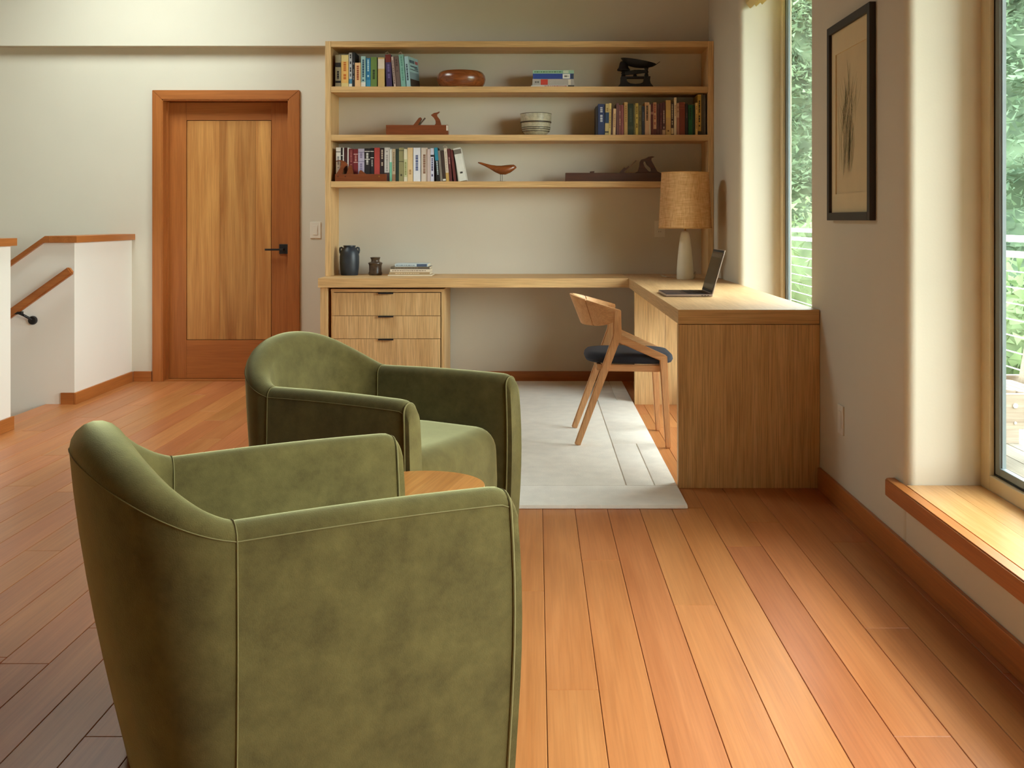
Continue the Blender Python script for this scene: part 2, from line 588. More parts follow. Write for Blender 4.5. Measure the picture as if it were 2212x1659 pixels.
# ---- baseboards
BH, BT = 0.072, 0.014
bm = B()
box(bm, -2.87, -2.74, YB - BT, YB, 0, BH, 0.002)
bb = struct(obj('baseboard_back', bm, M_FIR_X)); tag(bb, 'short reddish wooden baseboard between half wall and door', 'baseboard')
bm = B()
box(bm, -1.66, XW, YB - BT, YB, 0, BH, 0.002)
bb = struct(obj('baseboard_desk', bm, M_FIR_X)); tag(bb, 'reddish wooden baseboard under the desk', 'baseboard')
bm = B()
box(bm, XW - BT, XW, YN, 4.55, 0, BH + 0.02, 0.003)
bb = struct(obj('baseboard_right', bm, M_FIR_Y)); tag(bb, 'reddish wooden baseboard along the window wall', 'baseboard')

# ---- stair half walls
bm = B()
HX, HT, HZ = -2.885, 0.125, 1.008
YS1 = 6.647
box(bm, HX - HT, HX, YS1, YB, -0.02, HZ)
slope = math.tan(R(35.5))
xk = -3.07
zend = -2.6
pts = [(HX - HT, HZ), (xk, HZ), (xk - (HZ - zend) / slope, zend), (HX - HT, zend)]
prism(bm, pts, 'Y', YS1, YS1 + HT)
hw = struct(obj('wall_stair', bm, M_HALF)); tag(hw, 'pale half wall beside the stairs with sloping top', 'wall')
bm = B()
box(bm, HX - HT, HX, 4.3, HOLE[2], -0.02, HZ)
box(bm, XL, HX - HT, HOLE[2] - HT, HOLE[2], -2.6, HZ)
hw2 = struct(obj('wall_stair_near', bm, M_HALF)); tag(hw2, 'pale half wall at the left edge of the picture', 'wall')
# caps
CT, CO = 0.042, 0.025
bm = B()
box(bm, HX - HT - CO, HX + CO, YS1 - CO, YB - 0.001, HZ, HZ + CT, 0.002)
tr = struct(obj('trim_1', bm, M_FIR_Y)); tag(tr, 'wooden cap along the top of the pale half wall', 'trim')
nx, nz = -math.sin(R(35.5)), math.cos(R(35.5))
bm = B()
xj = HX - HT - CO - 0.0005
top = [(xj, HZ), (xk, HZ)]
xe = xk - (HZ + 1.9) / slope
pts = [(xj, HZ), (xj, HZ + CT), (xk + 0.012, HZ + CT), (xe, -1.9 + CT * 1.22), (xe, -1.9), (xk, HZ)]
prism(bm, pts, 'Y', YS1 - CO, YS1 + HT + CO)
sub = obj('sloping_cap', bm, M_FIR_X, tr)
bm = B()
box(bm, HX - HT - CO, HX + CO, 4.3, HOLE[2] + CO, HZ, HZ + CT, 0.002)
tr2 = struct(obj('trim_2', bm, M_FIR_Y)); tag(tr2, 'wooden cap on the half wall at the left picture edge', 'trim')
bobj('return_cap', (XL, HX - HT - CO - 0.0005, HOLE[2] - HT - CO, HOLE[2] + CO, HZ, HZ + CT), M_FIR_X, tr2)
bm = B()
box(bm, HX, HX + BT, YS1 - BT, YB - BT, 0, BH, 0.002)
bbs = struct(obj('baseboard_stair', bm, M_FIR_Y)); tag(bbs, 'wooden baseboard at the foot of the pale half wall', 'baseboard')
bobj('baseboard_end', (-2.965, HX - 0.0005, YS1 - BT, YS1, 0, BH), M_FIR_X, bbs)
bm = B()
box(bm, HX, HX + BT, 4.3, HOLE[2] + BT, 0, BH, 0.002)
bbs2 = struct(obj('baseboard_stair_near', bm, M_FIR_Y)); tag(bbs2, 'wooden baseboard of the half wall at the left picture edge', 'baseboard')
# stairs going down to the left
st = thing('staircase', 'wooden stairs going down to the left behind the half wall', 'stairs', (-2.97, 6.2435, 0))
for i in range(9):
    bm = B()
    box(bm, -0.28 * (i + 1), -0.28 * i + 0.02, -0.395, 0.395, -0.19 * (i + 1) - 0.03, -0.19 * (i + 1), 0.003)
    obj('tread', bm, M_FIR_Y, st)
    bobj('riser', (-0.28 * i - 0.02, -0.28 * i - 0.001, -0.395, 0.395, -0.19 * (i + 1) + 0.0005, -0.19 * i - 0.0305 if i else -0.145), M_WALL, st)
struct(tag(bobj('floor_lower', (XL, -2.9, 5.7, 7.7, -2.7, -2.6), M_FLOOR), 'lower floor at the foot of the stairs', 'floor'))

# handrail on the stair wall
hr = thing('handrail', 'sloping wooden handrail on the stair wall', 'handrail', (-2.865, YS1 - 0.06, 0.84))
bm = B()
beam(bm, (-0.012, 0, 0), (-1.75, 0, -1.75 * slope), 0.05, 0.04, side=(0, 1, 0), bev=0.008)
obj('rail', bm, M_FIR_X, hr)
for xb in (-0.31, -1.35):
    bm = B()
    zb = xb * slope
    tube(bm, [(xb - 0.03, 0, zb - 0.045), (xb + 0.005, 0.0, zb - 0.06), (xb + 0.03, 0.03, zb - 0.085), (xb + 0.035, 0.055, zb - 0.095)], 0.008, 8)
    box(bm, xb - 0.055, xb - 0.005, -0.014, 0.014, zb - 0.052, zb - 0.036)
    br = obj('bracket', bm, M_BLACK, hr, smooth=True)
    bm = B()
    lathe(bm, [(0, 0), (0.026, 0.0), (0.028, 0.01), (0.024, 0.022), (0, 0.022)], 20)
    rose = obj('rose', bm, M_BLACK, br, smooth=True)
    rose.location = (xb + 0.035, 0.0585, zb - 0.095)
    rose.rotation_euler = (R(90), 0, 0)

# ---- door
YD = YB + 0.085           # door face (door recessed in the jamb)
bm = B()
CW = 0.083
yc0 = YB - 0.02
box(bm, DX0 - 0.02, DX0, yc0 + 0.004, YB + 0.16, 0, DZ)          # jamb left
box(bm, DX1, DX1 + 0.02, yc0 + 0.004, YB + 0.16, 0, DZ)
box(bm, DX0, DX1, yc0 + 0.004, YB + 0.16, DZ, DZ + 0.02)
box(bm, DX0, DX0 + 0.012, YD - 0.035, YD - 0.003, 0, DZ)         # stop
door = struct(obj('door_1', bm, M_FIR_Z)); tag(door, 'reddish wooden door with pale plank panel and black lever', 'door')
def cas(pts):
    return prism(B(), pts, 'Y', yc0, YB, 0.002)
o0, o1, zt = DX0 - CW + 0.008, DX1 + CW, DZ + CW - 0.01
obj('casing', cas([(o0, 0), (DX0 - 0.006, 0), (DX0 - 0.006, DZ + 0.006), (o0, zt)]), M_FIR_Z, door)
obj('casing', cas([(o1, 0), (o1, zt), (DX1 + 0.006, DZ + 0.006), (DX1 + 0.006, 0)]), M_FIR_Z, door)
obj('casing', cas([(o0 + 0.0005, zt), (DX0 - 0.0055, DZ + 0.0065), (DX1 + 0.0055, DZ + 0.0065), (o1 - 0.0005, zt)]), M_FIR_X, door)
def dpart(name, x0, x1, z0, z1, y0, y1, mat, bev=0.0015):
    return bobj(name, (x0, x1, y0, y1, z0, z1), mat, door, bev)
PXL, PXR, PZ0, PZ1 = -2.520, -1.914, 0.288, 1.864
dpart('stile', DX0 + 0.002, PXL - 0.004, 0.008, DZ - 0.003, YD, YD + 0.04, M_FIR_Z)
dpart('stile', PXR + 0.004, DX1 - 0.002, 0.008, DZ - 0.003, YD, YD + 0.04, M_FIR_Z)
dpart('rail', PXL - 0.0035, PXR + 0.0035, 0.008, PZ0 - 0.004, YD, YD + 0.04, M_FIR_X)
dpart('rail', PXL - 0.0035, PXR + 0.0035, PZ1 + 0.004, DZ - 0.003, YD, YD + 0.04, M_FIR_X)
bobj('panel_groove', (PXL - 0.01, PXR + 0.01, YD + 0.02, YD + 0.03, PZ0 - 0.01, PZ1 + 0.01), M_GAP, door)
xs = [PXL, PXL + 0.235, PXL + 0.495, PXR]
for p, q in zip(xs, xs[1:]):
    dpart('panel_board', p + 0.0003, q - 0.0003, PZ0, PZ1, YD + 0.002, YD + 0.022, M_DOORP, 0.0006)
bm = B()
box(bm, -1.853, -1.783, YD - 0.010, YD, 0.905, 0.975, 0.002)
hd = obj('door_handle', bm, M_BLACK, door)
bm = B()
tube(bm, [(-1.822, YD - 0.01, 0.938), (-1.822, YD - 0.05, 0.938)], 0.009, 10)
box(bm, -1.945, -1.813, YD - 0.058, YD - 0.047, 0.930, 0.944, 0.002)
obj('lever', bm, M_BLACK, hd)

# ---- windows
def window(n, y0, y1, label):
    xf = XW + 0.245
    fw, fb = 0.066, 0.048
    bm = B()
    # inner wooden frame (picture frame of four)
    for args in ((xf, 1.512, y1 - fw, y1, ZS, ZH), (xf, 1.512, y0, y0 + fw, ZS, ZH),
                 (xf, 1.512, y0 + fw, y1 - fw, ZS, ZS + fb), (xf, 1.512, y0 + fw, y1 - fw, ZH - fw, ZH)):
        box(bm, *args, bev=0.003)
    w = struct(obj('window_%d' % n, bm, M_TANFRAME))
    tag(w, label, 'window')
    a0, a1, b0, b1 = y0 + fw, y1 - fw, ZS + fb, ZH - fw
    xs_ = xf + 0.016
    bm = B()
    g = 0.006
    for args in ((xs_ - 0.001, xs_ + 0.026, a1 - g, a1 - 0.0005, b0, b1), (xs_ - 0.001, xs_ + 0.026, a0 + 0.0005, a0 + g, b0, b1),
                 (xs_ - 0.001, xs_ + 0.026, a0 + g, a1 - g, b0 + 0.0005, b0 + g), (xs_ - 0.001, xs_ + 0.026, a0 + g, a1 - g, b1 - g, b1 - 0.0005)):
        box(bm, *args)
    obj('gasket', bm, M_GASKET, w)
    bm = B()
    a0 += g; a1 -= g; b0 += g; b1 -= g
    sw, sb = 0.034, 0.026
    for args in ((xs_, xs_ + 0.021, a1 - sw, a1, b0, b1), (xs_, xs_ + 0.021, a0, a0 + sw, b0, b1),
                 (xs_, xs_ + 0.021, a0 + sw, a1 - sw, b0, b0 + sb), (xs_, xs_ + 0.021, a0 + sw, a1 - sw, b1 - sw, b1)):
        box(bm, *args, bev=0.004)
    # stepped glazing bead
    for args in ((xs_ + 0.007, xs_ + 0.019, a1 - sw - 0.005, a1 - sw, b0 + sb, b1 - sw), (xs_ + 0.007, xs_ + 0.019, a0 + sw, a0 + sw + 0.005, b0 + sb, b1 - sw)):
        box(bm, *args)
    obj('sash', bm, M_SASH, w)
    bobj('pane', (xs_ + 0.010, xs_ + 0.016, a0 + sw - 0.005, a1 - sw + 0.005, b0 + sb - 0.005, b1 - sw + 0.005), M_GLASS, w)
    # window board
    bm = B()
    e = 0.105 if n != 1 else 0.03
    nose = XW - 0.04
    pts = [(XW, y1 - 0.002), (XW, y1 + e), (nose + 0.012, y1 + e), (nose, y1 + e - 0.012), (nose, y0 - e + 0.012), (nose + 0.012, y0 - e), (XW, y0 - e), (XW, y0 + 0.002)]
    prism(bm, pts, 'Z', ZS - 0.058, ZS, 0.004)
    sl = obj('window_sill', bm, M_FIR_Y, w)
    third = 0.245 / 2
    for i in range(2):
        bobj('sill_board', (XW + third * i + 0.0005, XW + third * (i + 1) - 0.0005, y0 + 0.002, y1 - 0.002, ZS - 0.055, ZS - 0.0002), M_SILL, sl)
    return w
window(1, *WIN[0], 'tall window behind the desk with tan frame and grey sash')
window(2, *WIN[1], 'large window at the right picture edge with wooden sill')
window(3, *WIN[2], 'unseen window added in the right wall beside the camera')  # extra window out of view, added to let in more light
# folded fabric shade at the head of window 1
M_SHADE = plain('shade_fabric', (214, 198, 140), 0.9, noise=0.04)
sh = thing('roman_shade', 'folded yellowish fabric shade at the top of the desk window', 'window shade', (XW + 0.02, 0, 2.41))
for i in range(3):
    bm = B()
    y0, y1 = WIN[0][0] + 0.03, WIN[0][1] - 0.03
    x0 = 0.01 + 0.035 * i
    pts = [(x0, 0.19), (x0 + 0.004, 0.03 + 0.012 * i), (x0 + 0.03, 0.012 * i), (x0 + 0.055, 0.03 + 0.012 * i), (x0 + 0.06, 0.19)]
    prism(bm, pts, 'Y', y0, y1)
    obj('fold', bm, M_SHADE, sh)

# ================================================================== BUILT-IN DESK AND SHELVES
ZD, TD = 0.765, 0.061
YCF = 7.012        # front of the back counter
YEND = 4.563       # end of the return
XIN = 0.607
desk = thing('desk', 'long oak built-in L-shaped desk running from shelves to window', 'desk', (0, 0, 0))
obj('worktop', box(B(), -1.44, XIN - 0.0004, YCF, YB - 0.0005, ZD - TD, ZD, 0.0015), M_OAK_X, desk)
rt = obj('worktop', box(B(), XIN, XW - 0.004, YEND, YB - 0.0005, ZD - TD, ZD, 0.0015), M_OAK_Y, desk)
obj('worktop_edge', box(B(), XIN, XW - 0.004, YEND - 0.003, YEND - 0.0002, ZD - TD, ZD, 0.0005), M_OAK_X, rt)
obj('end_panel', box(B(), XIN + 0.001, XW - 0.0015, YEND, YEND + 0.045, 0.0, ZD - TD - 0.003, 0.0015), M_OAK_Z, desk)
ysp = 6.628
xm = 0.80
obj('support_panel', box(B(), XIN + 0.004, xm - 0.0008, ysp, ysp + 0.04, 0.0, ZD - TD - 0.001, 0.001), M_OAK_Z, desk)
obj('support_panel', box(B(), xm + 0.0008, XW - 0.016, ysp, ysp + 0.04, 0.0, ZD - TD - 0.001, 0.001), M_OAK_Z, desk)
obj('leg_panel', box(B(), -1.427, -1.381, YCF + 0.012, YB - 0.016, 0.0, ZD - TD - 0.001, 0.0015), M_OAK_Z, desk)

ZT = 2.374
YSF = 7.29
bc = thing('bookcase', 'tall open oak bookcase on the back wall above the desk', 'bookcase', (0, 0, 0))
SXL, SXR, ST = -1.447, 1.213, 0.038
obj('side_panel', box(B(), SXL, SXL + ST, YSF, YB - 0.0005, ZD + 0.0005, ZT, 0.001), M_OAK_Z, bc)
obj('side_panel', box(B(), SXR - ST, SXR, YSF, YB - 0.0005, ZD + 0.0005, ZT, 0.001), M_OAK_Z, bc)
SH = {}
for nm, z1 in (('top', ZT), ('upper', 2.0635), ('middle', 1.733), ('lower', 1.414)):
    obj('shelf' if nm != 'top' else 'top_board', box(B(), SXL + ST + 0.0004, SXR - ST - 0.0004, YSF + 0.0015, YB - 0.0005, z1 - 0.040, z1, 0.001), M_OAK_X, bc)
    SH[nm] = z1

# drawer cabinet
YC = 7.055
dc = thing('drawer_cabinet', 'oak cabinet with three drawers under the desk', 'cabinet', (0, 0, 0))
cx0, cx1, cz1 = -1.362, -0.611, 0.692
bm = B()
box(bm, cx0, cx0 + 0.02, YC + 0.001, 7.55, 0.01, cz1 - 0.0205)
box(bm, cx1 - 0.02, cx1, YC + 0.001, 7.55, 0.01, cz1 - 0.0205)
box(bm, cx0 + 0.02, cx1 - 0.02, YC + 0.03, 7.55, 0.01, 0.03)
box(bm, cx0 + 0.02, cx1 - 0.02, 7.53, 7.55, 0.03, cz1 - 0.0205)
obj('body', bm, M_OAK_Z, dc)
obj('top_panel', box(B(), cx0, cx1, YC - 0.004, 7.55, cz1 - 0.02, cz1, 0.001), M_OAK_X, dc)
for z0, z1 in ((0.516, 0.667), (0.364, 0.513), (0.055, 0.361)):
    d_ = obj('drawer', box(B(), cx0 + 0.005, cx1 - 0.026, YC - 0.006, YC + 0.4, z0, z1, 0.001), M_OAK_Z, dc)
    xm_ = (cx0 + cx1) / 2 - 0.01
    bm = B()
    box(bm, xm_ - 0.05, xm_ + 0.05, YC - 0.024, YC + 0.0, z1 + 0.0002, z1 + 0.0024)
    box(bm, xm_ - 0.05, xm_ + 0.05, YC - 0.024, YC - 0.0215, z1 - 0.007, z1 + 0.0002)
    obj('handle', bm, M_BLACK, d_)

# ================================================================== RUG
M_RUG = plain('pale_wool', (228, 221, 208), 0.95, noise=0.06, nscale=14, sheen=0.3, bump=0.6, bscale=260)
rx0, rx1, ry0, ry1 = -0.59, 0.602, 4.235, 7.50
bm = B()
box(bm, rx0, rx1, ry0, ry1, 0.0005, 0.011, 0.004)
g = 0.0022
def rp_(a, b, c, d):
    box(bm, a, b, c, d, 0.008, 0.0155, 0.0028)
rp_(rx0 + 0.001, 0.384 - g, 4.55 + g, ry1 - 0.001)
rp_(0.384 + g, rx1 - 0.001, 5.4, 6.7)
rp_(0.384 + g, 0.506 - g, 4.55 + g, 5.4 - 0.0001); rp_(0.506 + g, rx1 - 0.001, 4.55 + g, 5.4 - 0.0001)
rp_(0.384 + g, 0.506 - g, 6.7 + 0.0001, ry1 - 0.001); rp_(0.506 + g, rx1 - 0.001, 6.7 + 0.0001, ry1 - 0.001)
rp_(rx0 + 0.001, rx1 - 0.001, ry0 + 0.001, 4.55 - 0.0005)
tag(obj('rug', bm, M_RUG, smooth=True), 'pale off-white wool rug with carved lines under the desk chair', 'rug')

# ================================================================== ARMCHAIRS
def armchair(name, label, loc, heading):
    root = thing(name, label, 'armchair', loc, heading, 'pair of olive velvet tub armchairs')
    XS, WF, WS, AX = -0.565, 0.312, 0.300, 0.190    # seam x, half width front / seam, back depth
    ZA, ZBK = 0.602, 0.745
    def station(t):
        """t in [-1,1]: -1 front of the right arm (y<0), 0 back centre, 1 front of left arm. seams at +-0.5"""
        s = -1 if t < 0 else 1
        u = abs(t)
        if u >= 0.5:
            v = (u - 0.5) / 0.5
            x = XS * (1 - v)
            y = s * (WS + (WF - WS) * v)
            n = Vector((0.02, s)).normalized()
            b = 0.0
            d = -x
            zt = ZA + 0.004 * math.sin(v * math.pi)
            rr = 0.045
            if d < rr:
                zt = zt - rr + math.sqrt(max(0, rr * rr - (rr - d) ** 2))
        else:
            ph = (u / 0.5) * math.pi / 2
            p = 0.9
            x = XS - AX * math.cos(ph) ** p
            y = s * WS * math.sin(ph) ** p if ph > 0 else 0.0
            n = Vector((-math.cos(ph) / AX, s * math.sin(ph) / WS)).normalized()
            b = math.cos(ph)
            q = 1 - u / 0.5
            b = q * q * (3 - 2 * q) * 0.55 + 0.45 * math.sin(q * math.pi / 2)
            zt = ZA + (ZBK - ZA) * (0.45 * q * q * (3 - 2 * q) + 0.55 * math.sin(q * math.pi / 2))
        return Vector((x, y)), n, b, zt
    def section(t):
        c, n, b, zt = station(t)
        h = 0.031 + 0.023 * b
        pts = []
        ins = 0.012 + 0.11 * b
        zb = 0.010
        K = 8
        for i in range(K + 1):                      # outer face, bottom to top
            f = i / K
            z = zb + (zt - h - zb) * f
            off = h - ins * (1 - f) ** 1.15 + 0.008 * math.sin(math.pi * f)
            pts.append((c + n * off, z))
        for i in range(1, 9):                       # roll over the top
            a = math.pi * i / 9
            pts.append((c + n * h * math.cos(a), zt - h + h * math.sin(a)))
        for i in range(K + 1):                      # inner face, top to seat
            f = i / K
            z = zt - h + ((0.05 if abs(t) > 0.5 else 0.30) - (zt - h)) * f
            pts.append((c - n * (h + (0.006 + 0.06 * b) * f), z))
        u = max(0.0, (abs(t) - 0.9) / 0.1)         # the arm ends belly forward a little
        return [Vector((p.x + 0.009 * u * math.sin(math.pi * min(1.0, z / zt) ** 1.3), p.y, z)) for p, z in pts]
    def skin(name, ts, mat=M_VELVET, cap0=False, cap1=False):
        bm = B()
        secs = [[bm.verts.new(p) for p in section(t)] for t in ts]
        m = len(secs[0])
        for a, b in zip(secs, secs[1:]):
            for k in range(m - 1):
                bm.faces.new((a[k], a[k + 1], b[k + 1], b[k]))
        for s in secs[:1] * cap0 + secs[-1:] * cap1:
            bm.faces.new(s)
        return obj(name, bm, mat, root, smooth=True, recalc=True)
    nb = 48
    arm_t = [0.5 + 0.5 * i / 14 for i in range(13)] + [0.94, 0.955, 0.97, 0.98, 0.987, 0.993, 0.997, 0.9993]
    arm_t = sorted(set(round(v, 4) for v in arm_t))
    skin('backrest', [-0.5 + i / nb for i in range(nb + 1)])
    skin('arm', arm_t, cap1=True)
    skin('arm', [-v for v in arm_t], cap1=True)
    for s in (-1, 1):
        # vertical seam between back and arm, full outer face and over the top
        sec = section(0.5 * s)
        bm = B()
        c, n, b, zt = station(0.5 * s)
        n3 = Vector((n.x, n.y, 0))
        pts = [p + n3 * 0.0008 for p in sec[:9]] + [p + Vector((0, 0, 0.0008)) for p in sec[9:17]] + [p - n3 * 0.0008 for p in sec[17:]]
        tube(bm, pts, 0.0016, 6)
        obj('seam', bm, M_WELT, root, smooth=True)
        # welt round the front edge of the arm
        sec = section(0.984 * s)
        c, n, b, zt = station(0.984 * s)
        bm = B()
        mid = Vector((c.x, c.y, 0))
        pts = [p + (Vector((p.x, p.y, 0)) - mid).normalized() * 0.0015 for p in sec]
        tube(bm, pts, 0.0026, 6)
        obj('welt', bm, M_WELT, root, smooth=True)
    # seam along the outer edge of the top roll
    for a_, b_ in ((-0.98, -0.5), (-0.5, 0.5), (0.5, 0.98)):
        bm = B()
        pts = []
        for i in range(41):
            t = a_ + (b_ - a_) * i / 40
            sec = section(t)
            c, n, b, zt = station(t)
            pts.append(sec[8] + Vector((n.x, n.y, 0)) * 0.0006)
        tube(bm, pts, 0.0012, 6)
        obj('seam', bm, M_WELT, root, smooth=True)
    # seat: rounded block, front face slightly bowed
    bm = B()
    sy, sz0, sz1 = 0.268, 0.045, 0.425
    grid = []
    r = 0.075
    prof = [(-0.66, sz1 - 0.004), (-0.5, sz1), (-0.3, sz1 + 0.003)]
    xf_ = -0.012
    prof += [(xf_ - r + r * math.sin(R(a)), sz1 - r + r * math.cos(R(a))) for a in range(0, 91, 15)]
    prof += [(xf_ + 0.004, 0.25), (xf_, 0.12), (xf_ - 0.01, sz0)]
    ny = 20
    for j in range(ny + 1):
        v = -1 + 2 * j / ny
        y = sy * v
        e = max(0.0, abs(v) - 0.78) / 0.22
        drop = 0.05 * (1 - math.sqrt(max(0, 1 - e * e)))
        row = []
        for (x, z) in prof:
            xx = x - (0.02 * v * v + drop * 0.8) * (1 if x > -0.3 else 0.0)
            zz = z - drop * (1 if z > 0.3 else (z / 0.3) * 0.4)
            row.append(bm.verts.new((xx, y, zz)))
        grid.append(row)
    for a, b in zip(grid, grid[1:]):
        for k in range(len(prof) - 1):
            bm.faces.new((a[k], a[k + 1], b[k + 1], b[k]))
    obj('seat', bm, M_VELVET, root, smooth=True, recalc=True)
    # dark plinth under the shell
    bm = B()
    pts = []
    for i in range(41):
        c, n, b, zt = station(-1 + i / 20)
        q = c - n * (0.02 + 0.09 * b)
        pts.append((q.x - 0.02, q.y))
    prism(bm, pts, 'Z', 0.0, 0.05)
    obj('plinth', bm, M_BLACK, root)
    return root
armchair('armchair', 'olive velvet tub armchair nearest the camera, seen from behind', (-0.205, 2.477, 0), R(29))
armchair('armchair', 'olive velvet tub armchair further back, its seat cushion in view', (-0.224, 3.50, 0), R(-28))

# small round table between them
tb = thing('side_table', 'small round wooden side table between the green armchairs', 'table', (-0.331, 3.0, 0), R(-12))
rad, zt = 0.185, 0.40
for i in range(4):
    x0, x1 = -rad + rad / 2 * i + 0.0003, -rad + rad / 2 * (i + 1) - 0.0003
    up = [(x0 + (x1 - x0) * k / 10, math.sqrt(max(0, rad * rad - (x0 + (x1 - x0) * k / 10) ** 2))) for k in range(11)]
    pts = up + [(x, -y) for x, y in reversed(up)]
    cl = []
    for p in pts:
        if not cl or (abs(p[0] - cl[-1][0]) + abs(p[1] - cl[-1][1])) > 1e-4:
            cl.append(p)
    bm = B()
    prism(bm, cl, 'Z', zt - 0.022, zt)
    obj('top_board', bm, M_TABLE, tb)
obj('pedestal', lathe(B(), [(0, zt - 0.022), (0.05, zt - 0.022), (0.024, zt - 0.06), (0.02, 0.2), (0.024, 0.04), (0.11, 0.016), (0.115, 0.0), (0, 0)], 32), M_TABLE, tb, smooth=True)

# ================================================================== DESK CHAIR
ch = thing('desk_chair', 'light wooden desk chair with curved back and navy cushion', 'chair', (0.42, 5.59, 0.0))
ox, oy = 0.42, 5.59
M_NAVY = plain('navy_fabric', (34, 38, 50), 0.9, noise=0.12, nscale=40, sheen=0.2, bump=0.3, bscale=300)
YFT, YTOP = 0.222, 0.195
def PT(x, s, z, y=None):
    return (x - ox, (YFT + (YTOP - YFT) * min(1, z / 0.68)) * s if y is None else y, z)
ZR = 0.016     # rug top under the rear feet
for s in (-1, 1):
    bm = B(); beam(bm, PT(0.663, s, 0.0), PT(0.640, s, 0.462), 0.026, 0.028, 0.040, 0.03, bev=0.004); obj('leg', bm, M_ASH, ch)
    bm = B(); beam(bm, PT(0.205, s, ZR), PT(0.412, s, 0.575), 0.030, 0.028, 0.042, 0.034, bev=0.004); obj('leg', bm, M_ASH, ch)
    bm = B(); beam(bm, PT(0.405, s, 0.556), PT(0.650, s, 0.447), 0.040, 0.03, 0.036, 0.03, bev=0.004); obj('side_bar', bm, M_ASH_X, ch)
    bm = B(); beam(bm, PT(0.408, s, 0.53), PT(0.4085, s, 0.694), 0.048, 0.033, 0.036, 0.03, bev=0.005); obj('post', bm, M_ASH, ch)
    bm = B(); beam(bm, PT(0.312, s, 0.402, s * 0.195), PT(0.638, s, 0.398, s * 0.195), 0.034, 0.022, bev=0.003); obj('seat_rail', bm, M_ASH_X, ch)
for x in (0.318, 0.632):
    bm = B(); box(bm, x - 0.012 - ox, x + 0.012 - ox, -0.185, 0.185, 0.385, 0.418, 0.003); obj('cross_rail', bm, M_ASH, ch)
# curved backrest band
def band(ts, name):
    bm = B()
    rings = []
    for t in ts:
        u = abs(t); s = -1 if t < 0 else 1
        ph = u * math.pi / 2                      # 0 back centre .. 1 arm end
        q = 1 - u
        w = q * q * (3 - 2 * q)
        xe = 0.428 - 0.215 * math.cos(ph) ** 1.0
        yy = s * 0.196 * math.sin(ph) ** 0.8 if u > 0 else 0.0
        ztop = 0.692 + 0.071 * math.sin(q * math.pi / 2)
        zbot = 0.652 - 0.042 * (1 - (1 - min(1, q * 2.2)) ** 2)
        tilt = 0.030 * math.cos(ph)
        nrm = Vector((-math.cos(ph) / 0.215, s * math.sin(ph) / 0.196)).normalized()
        th = 0.011
        ring = []
        for zz, xx, k in ((ztop, -tilt, -1), (ztop, -tilt, 1), (zbot, tilt, 1), (zbot, tilt, -1)):
            p = Vector((xe + xx, yy)) + nrm * th * k
            ring.append(bm.verts.new((p.x - ox, p.y, zz)))
        rings.append(ring)
    for a, b in zip(rings, rings[1:]):
        for k in range(4):
            l = (k + 1) % 4
            bm.faces.new((a[k], a[l], b[l], b[k]))
    bm.faces.new(rings[0]); bm.faces.new(rings[-1])
    bmesh.ops.recalc_face_normals(bm, faces=bm.faces[:])
    ed = [e for e in bm.edges if e.calc_face_angle(0) > R(50)]
    bmesh.ops.bevel(bm, geom=ed, offset=0.003, segments=2, affect='EDGES')
    return obj(name, bm, M_ASH_X, ch, smooth=True)
band([-0.5 + i / 24 for i in range(25)], 'backrest')
band([0.501 + 0.499 * i / 14 for i in range(15)], 'armrest')
band([-1 + 0.499 * i / 14 for i in range(15)], 'armrest')
# cushion: superellipse slab
bm = B()
secs = []
for z, k in ((0.419, 0.90), (0.425, 0.97), (0.438, 1.0), (0.455, 0.985), (0.467, 0.93), (0.4715, 0.82), (0.4725, 0.5)):
    ring = []
    for i in range(48):
        a = 2 * math.pi * i / 48
        ca, sa = math.cos(a), math.sin(a)
        x = math.copysign(abs(ca) ** 0.5, ca) * 0.228 * k + 0.058
        y = math.copysign(abs(sa) ** 0.5, sa) * 0.205 * k * (1 + 0.06 * math.copysign(abs(ca) ** 0.5, ca))
        ring.append(bm.verts.new((x, y, z + 0.05 * (0.0 if False else 0) - 0.012 * (x - 0.058))))
    secs.append(ring)
for a, b in zip(secs, secs[1:]):
    for i in range(48):
        j = (i + 1) % 48
        bm.faces.new((a[i], a[j], b[j], b[i]))
bm.faces.new(secs[0][::-1]); bm.faces.new(secs[-1])
obj('seat', bm, M_NAVY, ch, smooth=True)

# ================================================================== LAMP, LAPTOP
lp = thing('table_lamp', 'table lamp with white tapered base and tan linen shade', 'lamp', (0.967, 6.93, ZD))
M_CER = plain('white_ceramic', (222, 214, 194), 0.4, noise=0.03, nscale=12)
obj('base', lathe(B(), [(0, 0), (0.052, 0), (0.0545, 0.004), (0.0545, 0.05), (0.050, 0.12), (0.042, 0.2), (0.034, 0.265), (0.029, 0.292), (0.026, 0.302), (0.020, 0.312), (0.012, 0.316), (0, 0.316)], 40), M_CER, lp, smooth=True)
obj('stem', lathe(B(), [(0, 0.316), (0.006, 0.316), (0.006, 0.62), (0, 0.62)], 12), plain('brass', (170, 130, 70), 0.35, 0.9), lp)
bm = B()
lathe(bm, [(0.1715, 0.330), (0.1530, 0.695), (0.1505, 0.695), (0.1690, 0.330), (0.1715, 0.330)], 56)
shd = obj('lamp_shade', bm, M_LINEN, lp, smooth=True)
for rr, zz in ((0.1718, 0.334), (0.1534, 0.692)):
    bm = B(); tube(bm, [(rr * math.cos(2 * math.pi * k / 56), rr * math.sin(2 * math.pi * k / 56), zz) for k in range(57)], 0.0028, 6, cap=False)
    obj('shade_rim', bm, plain('shade_trim', (196, 148, 86), 0.8), shd)
bm = B()
